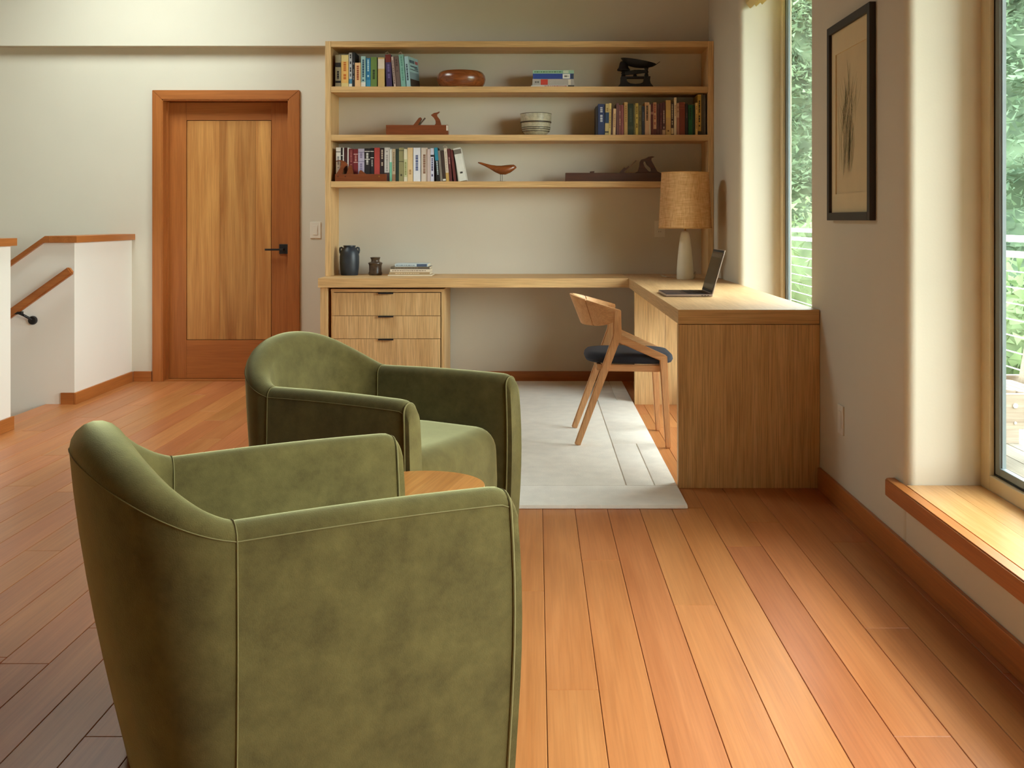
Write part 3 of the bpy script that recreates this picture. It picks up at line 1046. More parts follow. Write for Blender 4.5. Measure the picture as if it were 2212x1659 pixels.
tube(bm, [(0.048, 0.02, 0.012), (0.07, 0.04, 0.006), (0.075, 0.06, 0.045), (0.06, 0.12, 0.006), (-0.02, 0.16, 0.005), (-0.10, 0.15, 0.005), (-0.11, 0.3, 0.005), (-0.10, 0.5, 0.005)], 0.0028, 6)
obj('cord', bm, plain('cord_plastic', (190, 176, 150), 0.5), lp, smooth=True)

lt = thing('laptop', 'open dark grey laptop on the desk facing left', 'laptop', (0.645, 5.32, ZD))
M_ALU = plain('laptop_aluminium', (176, 160, 152), 0.35, 0.7, noise=0.02)
M_DARKK = plain('laptop_deck', (70, 62, 62), 0.4, 0.4, noise=0.03)
obj('base', box(B(), 0, 0.236, 0, 0.325, 0.002, 0.0135, 0.003), M_ALU, lt)
obj('deck', box(B(), 0.003, 0.233, 0.003, 0.322, 0.0136, 0.0142), M_DARKK, lt)
bm = B()
for r_ in range(5):
    for c_ in range(13):
        xk_ = 0.118 + 0.0195 * r_
        yk = 0.028 + 0.0212 * c_
        box(bm, xk_, xk_ + 0.0165, yk, yk + 0.0182, 0.0143, 0.0156)
kb = obj('keyboard', bm, plain('key_black', (24, 22, 24), 0.5), lt); kb['kind'] = 'stuff'
obj('trackpad', box(B(), 0.014, 0.094, 0.092, 0.232, 0.0143, 0.0147), plain('trackpad_grey', (88, 80, 80), 0.3, 0.3), lt)
for i in range(3):
    bm = B(); box(bm, 0.178 + 0.015 * i, 0.187 + 0.015 * i, -0.0006, 0.001, 0.006, 0.009); obj('port', bm, M_GASKET, lt)
lid = bpy.data.objects.new('lid', None)
bm = B(); box(bm, -0.003, 0.003, 0, 0.325, 0, 0.228, 0.0025)
lid = obj('lid', bm, M_ALU, lt)
lid.location = (0.234, 0, 0.013)
lid.rotation_euler = (0, R(16.0), 0)
obj('bezel', box(B(), -0.0036, -0.0030, 0.003, 0.322, 0.004, 0.225), M_GASKET, lid)
M_SCR = plain('screen_off', (46, 42, 36), 0.12, noise=0.15, nscale=12)
obj('screen', box(B(), -0.0041, -0.0037, 0.008, 0.317, 0.018, 0.214), M_SCR, lid)
obj('screen_bar', box(B(), -0.0044, -0.0042, 0.012, 0.313, 0.186, 0.206), plain('screen_grey', (92, 88, 80), 0.2), lid)
obj('screen_bar', box(B(), -0.0044, -0.0042, 0.012, 0.313, 0.026, 0.046), plain('screen_grey', (92, 88, 80), 0.2), lid)

# ================================================================== WALL FITTINGS
def plate(name, label, cat, loc, rz, kind):
    t = thing(name, label, cat, loc, rz)
    obj('cover_plate', box(B(), -0.038, 0.038, -0.006, 0, -0.058, 0.058, 0.002), M_WHITEP, t)
    if kind == 'switch':
        r_ = obj('rocker', box(B(), -0.017, 0.017, -0.0085, -0.0062, -0.034, 0.034, 0.001), M_WHITEP, t)
        obj('slider', box(B(), 0.0105, 0.0135, -0.0105, -0.0087, -0.012, 0.012), M_WHITEP, r_)
    elif kind == 'outlet':
        for zc in (-0.02, 0.02):
            f = obj('socket', box(B(), -0.017, 0.017, -0.008, -0.0062, zc - 0.0145, zc + 0.0145, 0.001), M_WHITEP, t)
            for xx in (-0.007, 0.007):
                obj('slot', box(B(), xx - 0.0012, xx + 0.0012, -0.0084, -0.0081, zc - 0.003, zc + 0.006), M_GASKET, f)
    else:
        obj('insert', box(B(), -0.017, 0.017, -0.008, -0.0062, -0.034, 0.034, 0.001), M_WHITEP, t)
    for zc in (-0.046, 0.046):
        o = obj('screw', lathe(B(), [(0, 0.0006), (0.003, 0.0006), (0.003, 0), (0, 0)], 10), M_WHITEP, t)
        o.rotation_euler = (R(90), 0, 0)
        o.location = (0, -0.006, zc)
    return t
plate('light_switch', 'white dimmer light switch on the wall between door and bookcase', 'light switch', (-1.575, YB, 1.077), 0, 'switch')
plate('power_outlet', 'white power outlet on the back wall behind the lampshade', 'power outlet', (0.878, YB, 1.085), 0, 'outlet')
plate('power_outlet', 'white cover plate low on the window wall below the picture', 'power outlet', (XW, 4.24, 0.355), R(-90), 'blank')

# framed drawing on the pier
pic = thing('framed_picture', 'black framed botanical drawing on the wall between the windows', 'picture', (XW, 0, 0))
PY0, PY1, PZa, PZb = 3.81, 4.37, 1.148, 1.932
xfp = -0.024
fwid = 0.031
M_FRAME = plain('black_frame', (34, 27, 22), 0.55, noise=0.1)
for args in ((xfp, -0.001, PY0, PY0 + fwid, PZa, PZb), (xfp, -0.001, PY1 - fwid, PY1, PZa, PZb),
             (xfp, -0.001, PY0 + fwid, PY1 - fwid, PZa, PZa + fwid), (xfp, -0.001, PY0 + fwid, PY1 - fwid, PZb - fwid, PZb)):
    obj('frame_bar', box(B(), *args, bev=0.0015), M_FRAME, pic)
M_MAT = plain('cream_mat', (222, 205, 165), 0.9, noise=0.02)
M_PAPER = plain('cream_paper', (216, 198, 158), 0.9, noise=0.03)
m0, m1, n0, n1 = PY0 + fwid + 0.035, PY1 - fwid - 0.055, PZa + 0.105, PZb - 0.12
bm = B()
for args in ((-0.012, -0.004, PY0 + fwid, m0, PZa + fwid, PZb - fwid), (-0.012, -0.004, m1, PY1 - fwid, PZa + fwid, PZb - fwid),
             (-0.012, -0.004, m0, m1, PZa + fwid, n0), (-0.012, -0.004, m0, m1, n1, PZb - fwid)):
    box(bm, *args)
obj('mat_board', bm, M_MAT, pic)
sheet = bobj('drawing_sheet', (-0.0075, -0.004, m0, m1, n0, n1), M_PAPER, pic)
bm = B()
rg = random.Random(5)
yc_, w_ = (m0 + m1) / 2, (m1 - m0)
def stroke(pts, wd):
    n = len(pts)
    vs = []
    for i, (y, z) in enumerate(pts):
        a = pts[max(i - 1, 0)]; b = pts[min(i + 1, n - 1)]
        d = Vector((b[0] - a[0], b[1] - a[1])).normalized()
        k = wd * math.sin(math.pi * (0.08 + 0.84 * i / (n - 1)))
        vs.append((bm.verts.new((-0.0078, y - d.y * k, z + d.x * k)), bm.verts.new((-0.0078, y + d.y * k, z - d.x * k))))
    for a, b in zip(vs, vs[1:]):
        bm.faces.new((a[0], a[1], b[1], b[0]))
Hh = n1 - n0
for i in range(95):          # stems hanging below, grass blades and seed heads above
    k = rg.random()
    y0 = yc_ + 0.05 + rg.gauss(0, 0.045)
    if k < 0.4:
        z0 = n0 + Hh * (0.10 + 0.12 * rg.random()); z1 = n0 + Hh * (0.42 + 0.15 * rg.random())
        dy = rg.gauss(-0.02, 0.012)
    else:
        z0 = n0 + Hh * (0.38 + 0.18 * rg.random()); z1 = z0 + Hh * (0.12 + 0.2 * rg.random())
        dy = rg.gauss(-0.01, 0.06)
    y0 = min(max(y0, m0 + 0.05), m1 - 0.04)
    y1 = min(max(y0 + dy, m0 + 0.03), m1 - 0.02)
    cv = rg.gauss(0, 0.015)
    stroke([(y0 + (y1 - y0) * q + cv * math.sin(q * 3.1), z0 + (z1 - z0) * q) for q in (0, 0.25, 0.5, 0.75, 1)], 0.0009 + 0.0014 * rg.random())
for y0, y1, zz in ((0.03, 0.06, 0.93), (0.03, 0.02, 0.9), (0.07, 0.10, 0.82), (0.05, 0.03, 0.86)):
    stroke([(yc_ + y0 + (y1 - y0) * q * q, n0 + Hh * (0.6 + (zz - 0.6) * q)) for q in (0, 0.25, 0.5, 0.75, 1)], 0.003)
obj('pencil_strokes', bm, plain('pencil_green_grey', (150, 142, 104), 0.9), sheet)['kind'] = 'stuff'

# ================================================================== SHELF THINGS
SBK = 313.8      # scale (pixels of the photo per metre) at the book spines
YK = F_PX / SBK
def X_(px, s=SBK): return (px - VPX) / s
def Z_(py, s=SBK): return EYE + (VPY - py) / s

ORD = ['leftmost', 'second', 'third', 'fourth', 'fifth', 'sixth', 'seventh', 'eighth', 'ninth', 'tenth', 'eleventh', 'twelfth', 'thirteenth',
       'fourteenth', 'fifteenth', 'sixteenth', 'seventeenth', 'eighteenth', 'nineteenth', 'twentieth', 'twenty-first', 'twenty-second',
       'twenty-third', 'twenty-fourth', 'twenty-fifth', 'twenty-sixth', 'twenty-seventh', 'twenty-eighth', 'twenty-ninth', 'thirtieth',
       'thirty-first', 'thirty-second', 'thirty-third', 'thirty-fourth']
def cmat(col, rough=0.55):
    return plain('cover_%d_%d_%d' % tuple(int(v) for v in col), col, rough, noise=0.05, nscale=25)

rb = random.Random(3)
def letters(bm, x0, x1, z0, z1, y, n):
    """a column of small lettering bars down the spine"""
    z = z1
    while z > z0 + 0.004:
        h = rb.uniform(0.006, 0.018)
        z2 = max(z0, z - h)
        if rb.random() < 0.85:
            box(bm, x0, x1, y - 0.0004, y + 0.0006, z2, z)
        z = z2 - rb.uniform(0.002, 0.004)

def book(label, w, h, d, col, bands=(), lett=None, lcol=(230, 220, 190), mark=False, group=None, paper=True):
    """upright book, spine towards -y, origin at the bottom left front corner"""
    t = 0.0022 if w > 0.012 else 0.0012
    bm = B()
    box(bm, 0, w, 0, t, 0, h)
    box(bm, 0, t, t, d, 0, h)
    box(bm, w - t, w, t, d, 0, h)
    o = obj('book', bm, cmat(col))
    tag(o, label, 'book', group)
    obj('pages', box(B(), t, w - t, t, d - 0.004, 0.002, h - 0.004), M_PAGES, o)
    for (a, b, c) in bands:
        obj('spine_band', box(B(), 0.0, w, -0.0007, 0.0003, h * a, h * b), cmat(c), o)
    if lett:
        bm = B()
        letters(bm, w * 0.32, w * 0.68, h * lett[0], h * lett[1], -0.0009, 5)
        if len(bm.verts):
            obj('spine_lettering', bm, cmat(lcol), o)['kind'] = 'stuff'
        else:
            bm.free()
    if mark:
        bm = B()
        prism(bm, [(w * 0.3, h - 0.005), (w * 0.3 - 0.012, h + 0.017), (w * 0.3 + 0.004, h + 0.024), (w * 0.3 + 0.02, h + 0.002), (w * 0.3 + 0.0185, h - 0.001), (w * 0.3 + 0.0035, h + 0.0205), (w * 0.3 - 0.010, h + 0.0145), (w * 0.3 + 0.002, h - 0.005)], 'Y', 0.02, 0.035)
        obj('bookmark', bm, cmat((220, 190, 170)), o)
    return o

WHT, BLK, CRM, GLD = (226, 222, 214), (30, 28, 30), (226, 204, 160), (196, 160, 80)
# (bottom left px, bottom right px, top px, colour, look, bands, lettering range, lettering colour, lean px at the top, bookmark)
UP = [
 (724.2, 736.2, 118.5, (158, 148, 122), 'grey linen book with two black spine blocks', ((.62, .76, BLK), (.13, .2, BLK)), (.25, .5), BLK, 0, 0),
 (737.0, 752.6, 118.5, (218, 196, 132), 'cream book with orange lettering', ((.13, .8, (226, 178, 100)),), (.17, .78), (196, 108, 40), 0, 0),
 (753.4, 760.4, 113.3, (188, 190, 192), 'grey and white book with a blue block', ((.0, .1, WHT), (.1, .24, (70, 128, 158))), (.3, .95), BLK, 0, 0),
 (760.6, 766.6, 112.4, (30, 30, 34), 'tall thin black book', (), (.2, .7), (120, 120, 124), 0, 0),
 (767.0, 779.2, 135.6, (228, 184, 134), 'small peach book with a brown stripe', (), (.25, .88), (150, 70, 30), 0, 0),
 (779.7, 789.6, 121.3, (156, 190, 188), 'pale teal book with dark lettering', ((.0, .16, WHT),), (.2, .97), (30, 70, 96), 0, 0),
 (790.0, 800.2, 125.3, (40, 116, 158), 'bright blue book', ((.02, .25, (60, 140, 178)),), (.35, .95), (170, 205, 215), 0, 0),
 (800.7, 814.0, 122.8, (104, 130, 66), 'moss green book', (), (.27, .58), (44, 60, 26), 0, 0),
 (816.4, 830.6, 124.0, (206, 172, 110), 'tan book with a white label', ((.62, .95, (222, 206, 190)),), None, BLK, 0, 0),
 (834.8, 847.2, 117.5, (66, 50, 92), 'purple book with maroon top and bookmark', ((.76, 1.0, (112, 40, 34)),), (.2, .7), (104, 92, 140), -3.2, 1),
 (850.8, 855.4, 122.3, (206, 178, 168), 'thin pale pink book', (), (.1, .95), (96, 76, 76), -5.8, 0),
 (856.0, 866.2, 121.3, (110, 90, 84), 'greyish brown book', (), (.5, .9), (84, 60, 56), -5.8, 0),
 (866.8, 877.0, 118.0, (142, 196, 180), 'mint green book with a bookmark curl', ((.0, 1.0, (130, 178, 166)),), (.2, .95), (96, 150, 136), -5.8, 1),
]
MID = [
 (1287.0, 1291.6, 230.0, (40, 34, 34), 'thin black book', (), None, BLK, 0, 0),
 (1292.0, 1306.2, 224.7, (40, 56, 98), 'thick navy book with white lettering', (), (.42, .9), (190, 196, 206), 0, 0),
 (1306.7, 1314.6, 224.0, (206, 184, 124), 'cream and blue banded book', ((.38, .72, (40, 66, 100)), (.08, .12, BLK)), (.75, .95), (150, 120, 60), 1.5, 0),
 (1315.0, 1319.4, 222.8, (226, 202, 130), 'thin yellowish cream book', (), (.2, .9), (170, 140, 80), 1.5, 0),
 (1319.8, 1323.4, 234.6, (86, 56, 44), 'short thin brown book', (), None, BLK, 1.2, 0),
 (1323.7, 1329.8, 234.6, (228, 194, 146), 'short pale cream book', (), (.3, .9), (160, 120, 80), 1.2, 0),
 (1331.4, 1337.0, 222.8, (112, 72, 70), 'mauve brown book', (), None, BLK, 0, 0),
 (1337.5, 1341.4, 226.7, (160, 96, 90), 'thin dusty pink book', (), (.3, .8), (220, 180, 160), 0, 0),
 (1341.8, 1347.4, 226.7, (146, 82, 80), 'dusty red book', (), None, BLK, 0, 0),
 (1348.3, 1356.0, 220.8, (210, 172, 108), 'tan book with faint lettering', (), (.4, .9), (160, 120, 66), 0, 0),
 (1356.5, 1368.2, 224.0, (40, 56, 40), 'thick dark green book', ((.18, .28, (66, 76, 58)),), (.4, .85), (70, 84, 66), 0, 0),
 (1368.8, 1372.1, 226.0, (120, 116, 76), 'very thin olive book', (), None, BLK, 0, 0),
 (1372.5, 1379.0, 222.8, (212, 188, 98), 'mustard yellow book', (), (.2, .9), (120, 96, 40), 0, 0),
 (1379.5, 1386.0, 227.4, (122, 114, 76), 'olive grey book', (), (.3, .8), (90, 84, 52), 0, 0),
 (1386.5, 1392.6, 229.3, (56, 62, 74), 'short slate blue book', (), (.5, .9), (96, 104, 116), 0, 0),
 (1393.2, 1402.8, 220.8, (214, 172, 132), 'peach book with heavy black title', (), (.42, .9), (60, 40, 30), 0, 0),
 (1403.1, 1405.4, 226.0, (230, 208, 170), 'very thin white book', (), None, BLK, 0, 0),
 (1405.8, 1411.2, 224.0, (104, 44, 40), 'maroon book with a pale mark', ((.66, .74, (176, 120, 110)),), None, BLK, 0, 0),
 (1411.5, 1418.4, 220.8, (214, 166, 130), 'pink cream book with maroon foot', ((.0, .19, (104, 44, 40)),), (.25, .95), (160, 60, 50), 0, 0),
 (1418.8, 1425.3, 224.0, (84, 40, 40), 'dark maroon book', (), None, BLK, 0, 0),
 (1425.7, 1430.2, 222.8, (92, 46, 44), 'thin maroon book', (), (.2, .7), (140, 80, 76), 0, 0),
 (1430.6, 1437.6, 220.8, (88, 46, 46), 'maroon book with cream block at its foot', ((.02, .16, (196, 156, 120)),), (.2, .75), (190, 160, 140), 0, 0),
 (1438.4, 1449.2, 216.2, (210, 168, 102), 'tall tan book with mottled spine', ((.5, .72, (222, 184, 100)),), (.1, .2), (120, 80, 40), 0, 0),
 (1449.6, 1455.4, 222.0, (76, 50, 40), 'brown book with white strip', ((.04, .22, (214, 180, 130)),), (.3, .95), (216, 196, 160), 0, 0),
 (1456.2, 1461.6, 210.3, (234, 212, 174), 'tall thin cream book', (), (.5, .8), (190, 160, 120), 0, 0),
 (1462.0, 1467.6, 222.8, (208, 166, 132), 'pinkish tan book', ((.0, .55, (176, 120, 96)),), (.6, .9), (150, 110, 84), 0, 0),
 (1468.0, 1479.8, 220.8, (126, 52, 26), 'thick russet leather book', ((.88, .9, (150, 72, 36)), (.8, .82, (150, 72, 36))), None, BLK, 0, 0),
 (1480.4, 1485.8, 224.0, (44, 28, 26), 'blackish brown book', (), (.55, .8), (90, 70, 60), 0, 0),
 (1487.0, 1495.8, 226.0, (22, 96, 52), 'bright green book', (), (.5, .9), (14, 50, 30), 0, 0),
 (1496.1, 1500.8, 226.0, (24, 60, 36), 'dark green thin book', (), None, BLK, 0, 0),
 (1502.3, 1507.0, 222.0, (226, 188, 110), 'thin golden cream book', (), (.2, .9), (170, 120, 60), 0, 0),
 (1507.4, 1514.8, 203.8, (196, 158, 66), 'tall yellow book with black title', ((.0, .1, (60, 50, 30)),), (.2, .85), (50, 40, 24), 0, 0),
 (1515.2, 1519.6, 203.8, (88, 78, 56), 'tall thin khaki book', (), None, BLK, 0, 0),
 (1520.0, 1524.4, 205.0, (94, 84, 68), 'tall thin grey brown book', (), None, BLK, 0, 0),
]
LOW = [
 (726.0, 735.9, 318.5, WHT, 'white book behind the small plane', ((.86, .88, BLK),), (.4, .8), (140, 140, 140), 0, 0),
 (736.2, 740.3, 319.2, (34, 26, 28), 'thin black book with white line', ((.76, .78, WHT),), None, BLK, 0, 0),
 (740.6, 742.7, 318.6, (232, 228, 220), 'very thin white booklet', (), None, BLK, 0, 0),
 (743.0, 750.3, 319.0, (66, 28, 30), 'blackish maroon book', (), None, BLK, 0, 0),
 (750.7, 753.0, 318.6, (234, 228, 220), 'second very thin white booklet', (), None, BLK, 0, 0),
 (753.5, 763.3, 321.4, (112, 34, 38), 'dark red volume with fine title lines', (), (.5, .95), (160, 90, 84), 0, 0),
 (763.7, 773.4, 321.8, (120, 36, 40), 'dark red volume with two pale bands', ((.83, .85, (220, 180, 170)), (.58, .6, (220, 180, 170))), (.62, .8), (190, 130, 120), 0, 0),
 (773.8, 787.0, 321.0, (182, 172, 194), 'wide lavender book', ((.6, .615, (110, 100, 130)), (.88, .895, (110, 100, 130))), (.3, .9), (130, 120, 150), 0, 0),
 (787.4, 799.5, 320.3, (32, 29, 31), 'black volume with white bands', ((.66, .68, WHT), (.9, .92, WHT)), (.42, .86), (200, 196, 190), 0, 0),
 (799.9, 807.4, 319.5, (34, 31, 33), 'narrower black volume with white bands', ((.7, .72, WHT), (.89, .91, WHT)), (.45, .65), (170, 166, 160), 0, 0),
 (808.4, 820.2, 318.8, (176, 66, 60), 'coral red book with white edges', ((.0, 1.0, (176, 66, 60)),), None, BLK, 0, 0),
 (820.6, 830.0, 319.5, (46, 30, 33), 'black brown book with cream title', (), (.4, .95), (190, 170, 150), 0, 0),
 (830.5, 841.4, 318.5, (208, 203, 198), 'pale grey book with dark foot', ((.0, .26, (70, 54, 54)),), (.3, .9), (160, 154, 150), 0, 0),
 (841.8, 846.8, 322.4, (214, 216, 204), 'thin white and mint book', ((.0, .6, (120, 186, 156)),), None, BLK, 0, 0),
 (847.3, 854.4, 321.7, (190, 170, 140), 'beige book with mottled foot', ((.02, .22, (150, 112, 84)),), (.3, .9), (130, 110, 84), 0, 0),
 (854.8, 861.3, 321.4, (38, 54, 46), 'dark bottle green book', (), None, BLK, 0, 0),
 (861.7, 872.0, 318.8, (148, 142, 100), 'olive book with thin dark rules', ((.58, .6, (80, 76, 50)), (.9, .92, (80, 76, 50))), (.16, .22), (70, 66, 44), 0, 0),
 (872.6, 880.0, 321.7, (196, 196, 150), 'pale green book with white ends', ((.68, 1.0, (222, 214, 184)), (.0, .14, (222, 214, 190))), (.2, .6), (140, 144, 90), 0, 0),
 (880.5, 892.0, 318.8, (224, 194, 146), 'plain tan paperback', (), (.1, .35), (180, 140, 90), 0, 0),
 (893.0, 908.2, 319.0, (226, 226, 232), 'wide white book with blue lettering', (), (.3, .78), (90, 100, 140), 0, 0),
 (909.6, 923.2, 318.8, (216, 202, 188), 'wide off-white book with brown title', (), (.2, .8), (140, 104, 84), 0, 0),
 (923.5, 929.8, 322.0, (204, 184, 178), 'thin pale rose book', (), None, BLK, 0, 0),
 (930.2, 937.4, 320.0, (210, 210, 228), 'pale lavender book with black block', ((.74, .8, BLK),), (.15, .7), (60, 60, 100), 0, 0),
 (943.4, 950.8, 318.8, (30, 30, 32), 'black book with turquoise top', ((.62, 1.0, (40, 134, 162)),), (.2, .6), (180, 196, 200), -5.5, 0),
 (951.3, 956.4, 325.0, (126, 116, 106), 'grey brown book', (), None, BLK, -5.5, 0),
 (956.9, 963.4, 325.0, (66, 50, 42), 'dark chocolate book', ((.02, .08, WHT),), None, BLK, -5.5, 0),
 (963.9, 970.5, 320.0, (222, 208, 190), 'cream book with a bookmark curl', ((.0, .26, (200, 160, 90)),), (.3, .9), (190, 170, 150), -5.5, 1),
 (971.1, 977.2, 321.0, (92, 40, 40), 'plum red book', (), (.5, .8), (180, 140, 130), -5.5, 0),
 (980.4, 986.0, 323.5, (104, 46, 42), 'brick red book', (), None, BLK, -8.0, 0),
 (992.4, 1008.2, 320.0, (220, 218, 208), 'white paperback leaning steeply', ((.82, .96, (120, 112, 100)),), (.2, .28), (60, 60, 56), -13.5, 0),
]
def row(data, shelf, words, group):
    zs = SH[shelf]
    for i, (a, b, top, col, look, bands, lett, lcol, lean, mark) in enumerate(data):
        h = Z_(top) - zs
        w = (b - a) / SBK - 0.0004
        d = 0.145 + 0.05 * rb.random() + (0.02 if h > 0.23 else 0)
        o = book('%s, %s%s on the %s' % (look, ORD[i], ' from left' if i else '', words), w, h - 0.0006, d, col, bands, lett, lcol, bool(mark), group)
        ang = math.atan2(lean / SBK, h)
        # leaning books pivot on one lower edge
        off = 0.0
        if ang < 0:
            off = 0.0
            z0 = zs + 0.0003 + w * math.sin(-ang) * 0
            o.location = (X_(a), YK + rb.uniform(-0.004, 0.006), zs + 0.0004)
            o.rotation_euler = (0, ang, 0)
            o.location.z += w * math.sin(0) 
        else:
            o.location = (X_(a), YK + rb.uniform(-0.004, 0.006), zs + 0.0004)
            o.rotation_euler = (0, ang, 0)
            if ang > 0:
                o.location.z += w * math.sin(ang)
row(UP, 'upper', 'top bookshelf', 'books on the top shelf')
row(MID, 'middle', 'middle bookshelf', 'books on the middle shelf')
row(LOW, 'lower', 'lowest bookshelf', 'books on the lowest shelf')
# last book of the top shelf: turned so that its front cover shows
o = book('light blue book turned to show its front cover, rightmost on the top bookshelf', 8.6 / SBK, Z_(121.5) - SH['upper'] - 0.002, 0.17, (156, 190, 196), (), (.2, .75), (40, 60, 70), False, 'books on the top shelf')
o.location = (X_(878.6), YK - 0.004, SH['upper'] + 0.0006)
o.rotation_euler = (0, R(-5.0), R(-17))
wb, hb_ = 8.6 / SBK, Z_(121.5) - SH['upper'] - 0.002
art = obj('cover_print', box(B(), wb, wb + 0.0006, 0.01, 0.165, 0.004, hb_ * 0.27), cmat((62, 48, 40)), o)
obj('cover_print', box(B(), wb, wb + 0.0006, 0.01, 0.165, hb_ * 0.27 + 0.0004, hb_ * 0.5), cmat((126, 150, 160)), o)
obj('cover_rule', box(B(), wb, wb + 0.0008, 0.02, 0.16, hb_ * 0.58, hb_ * 0.6), cmat((24, 30, 36)), o)
bm = B()
for z0, z1, ys in ((.80, .90, ((.02, .05), (.055, .075), (.08, .10))), (.68, .72, ((.03, .15),)), (.63, .66, ((.10, .155),))):
    for a, b in ys:
        box(bm, wb, wb + 0.0008, a, b, hb_ * z0, hb_ * z1)
obj('cover_lettering', bm, cmat((60, 80, 96)), o)['kind'] = 'stuff'
obj('cover_lettering', box(B(), wb, wb + 0.0008, 0.115, 0.16, hb_ * .80, hb_ * .90), cmat((176, 96, 96)), o)

# flat stacks
def flat_book(label, x0, x1, z0, z1, yf, d, col, bands=(), lett=None, lcol=BLK, group=None, rz=0.0):
    w, h = x1 - x0, z1 - z0
    t = min(0.002, h * 0.2)
    bm = B()
    box(bm, 0, w, 0, t, 0, h)
    box(bm, 0, w, t, d, 0, t)
    box(bm, 0, w, t, d, h - t, h)
    o = obj('book', bm, cmat(col))
    tag(o, label, 'book', group)
    obj('pages', box(B(), 0.003, w - 0.002, t, d - 0.004, t, h - t), M_PAGES, o)
    for a, b, c in bands:
        obj('spine_band', box(B(), w * a, w * b, -0.0007, 0.0003, h * 0.06, h * 0.94), cmat(c), o)
    if lett:
        bm = B()
        x = w * lett[0]
        while x < w * lett[1]:
            l = rb.uniform(0.006, 0.02)
            box(bm, x, min(x + l, w * lett[1]), -0.0011, 0.0003, h * 0.35, h * 0.65)
            x += l + 0.004
        obj('spine_lettering', bm, cmat(lcol), o)['kind'] = 'stuff'
    o.location = (x0, yf, z0)
    o.rotation_euler = (0, 0, rz)
    return o
zs = SH['upper'] + 0.0004
pxz = lambda n: n / SBK
g = 'flat stack on the top shelf'
flat_book('white magazine with red lettering at the bottom of the top shelf stack', X_(1147.2), X_(1243.2), zs, zs + pxz(3.9), YK - 0.012, 0.215, (206, 200, 190), ((.83, .97, (70, 66, 62)),), (.3, .8), (180, 90, 76), g)
flat_book('thick grey book with red square in the top shelf stack', X_(1150.2), X_(1239.6), zs + pxz(4.1), zs + pxz(17.6), YK, 0.18, (176, 166, 156), ((.2, .37, (196, 62, 44)), (.865, .925, (216, 204, 186))), (.06, .17), (110, 104, 98), g)
flat_book('blue book with a white label in the top shelf stack', X_(1151.2), X_(1239.2), zs + pxz(17.8), zs + pxz(29.2), YK, 0.17, (40, 66, 140), ((.73, .91, (230, 226, 216)), (.93, 1.0, (40, 56, 84))), (.77, .87), (110, 106, 100), g)
flat_book('thin pale green book on top of the top shelf stack', X_(1150.8), X_(1239.8), zs + pxz(29.4), zs + pxz(36.6), YK + 0.002, 0.17, (150, 186, 158), ((.74, .87, (196, 206, 180)),), (.04, .72), (64, 104, 64), g)
sc = 315.0
zs = ZD + 0.0004
g = 'flat stack of books on the desk'
XX = lambda p: (p - VPX) / sc
yf = 7.30
hh = [2.6, 5.9, 6.1, 5.4, 6.2]
z = zs
for (a, b, col, lab, bands, lett, lc), h in zip((
    (837.7, 932.8, (226, 214, 190), 'thin cream book at the bottom of the desk stack', (), None, BLK),
    (840.6, 928.4, (176, 150, 112), 'tan book second from the bottom of the desk stack', (), (.15, .75), (226, 206, 170)),
    (843.0, 928.4, (232, 218, 196), 'cream book in the middle of the desk stack', (), (.05, .9), (150, 130, 110)),
    (843.8, 928.0, (104, 92, 76), 'dark grey book second from the top of the desk stack', (), (.1, .7), (146, 132, 112)),
    (853.0, 924.4, (196, 208, 212), 'pale blue book on top of the desk stack', ((.66, .97, (72, 88, 116)),), (.04, .6), (120, 136, 150))), hh):
    flat_book(lab, XX(a), XX(b), z, z + h / sc - 0.0003, yf, 0.2, col, bands, lett, lc, g)
    z += h / sc

# ---- turned wooden bowl
M_WAL = wood('turned_walnut', (92, 44, 18), (168, 96, 48), 'X', 2.6, 0.25, pores=0.15, coat=0.4)
M_OLDW = wood('old_beech', (112, 54, 24), (140, 74, 36), 'X', 2.0, 0.42, pores=0.2)
M_OLDD = wood('old_dark_beech', (66, 32, 16), (92, 48, 24), 'X', 2.0, 0.45, pores=0.2)
bo = lathe(B(), [(0, 0.0), (0.12, 0.0), (0.145, 0.008), (0.164, 0.035), (0.170, 0.062), (0.165, 0.088), (0.152, 0.107), (0.140, 0.114), (0.135, 0.112), (0.146, 0.09), (0.15, 0.06), (0.13, 0.02), (0, 0.012)], 48)
bo = obj('wooden_bowl', bo, M_WAL, None, smooth=True); tag(bo, 'dark turned wooden bowl on the top bookshelf', 'bowl')
bo.location = (X_(997.8, 307.5), 7.44 + 0.0, SH['upper'] + 0.0002)
bo.location.y = 7.41

# ---- stoneware bowl
M_STONE = plain('stoneware_grey', (176, 166, 140), 0.45, noise=0.22, nscale=60)
M_STONED = plain('stoneware_band', (66, 54, 38), 0.45, noise=0.2, nscale=40)
cb = thing('stoneware_bowl', 'banded grey stoneware bowl on the middle bookshelf', 'bowl', (X_(1157.6, 311), 7.40, SH['middle'] + 0.0002))
obj('body', lathe(B(), [(0, 0), (0.062, 0), (0.075, 0.01), (0.092, 0.03), (0.098, 0.05), (0.1, 0.082), (0.104, 0.094), (0.106, 0.1), (0.108, 0.15), (0.106, 0.154), (0.101, 0.15), (0.095, 0.06), (0.06, 0.02), (0, 0.015)], 48), M_STONE, cb, smooth=True)
for r0, z0, th in ((0.1072, 0.094, 0.0055), (0.1004, 0.056, 0.0028), (0.0985, 0.044, 0.003), (0.0945, 0.030, 0.0026), (0.108, 0.152, 0.0022)):
    bm = B()
    lathe(bm, [(r0 - 0.002, z0 - th), (r0 + 0.0012, z0 - th * 0.4), (r0 + 0.0012, z0 + th * 0.4), (r0 - 0.002, z0 + th), (r0 - 0.002, z0 - th)], 48)
    obj('glaze_band', bm, M_STONED, cb, smooth=True)

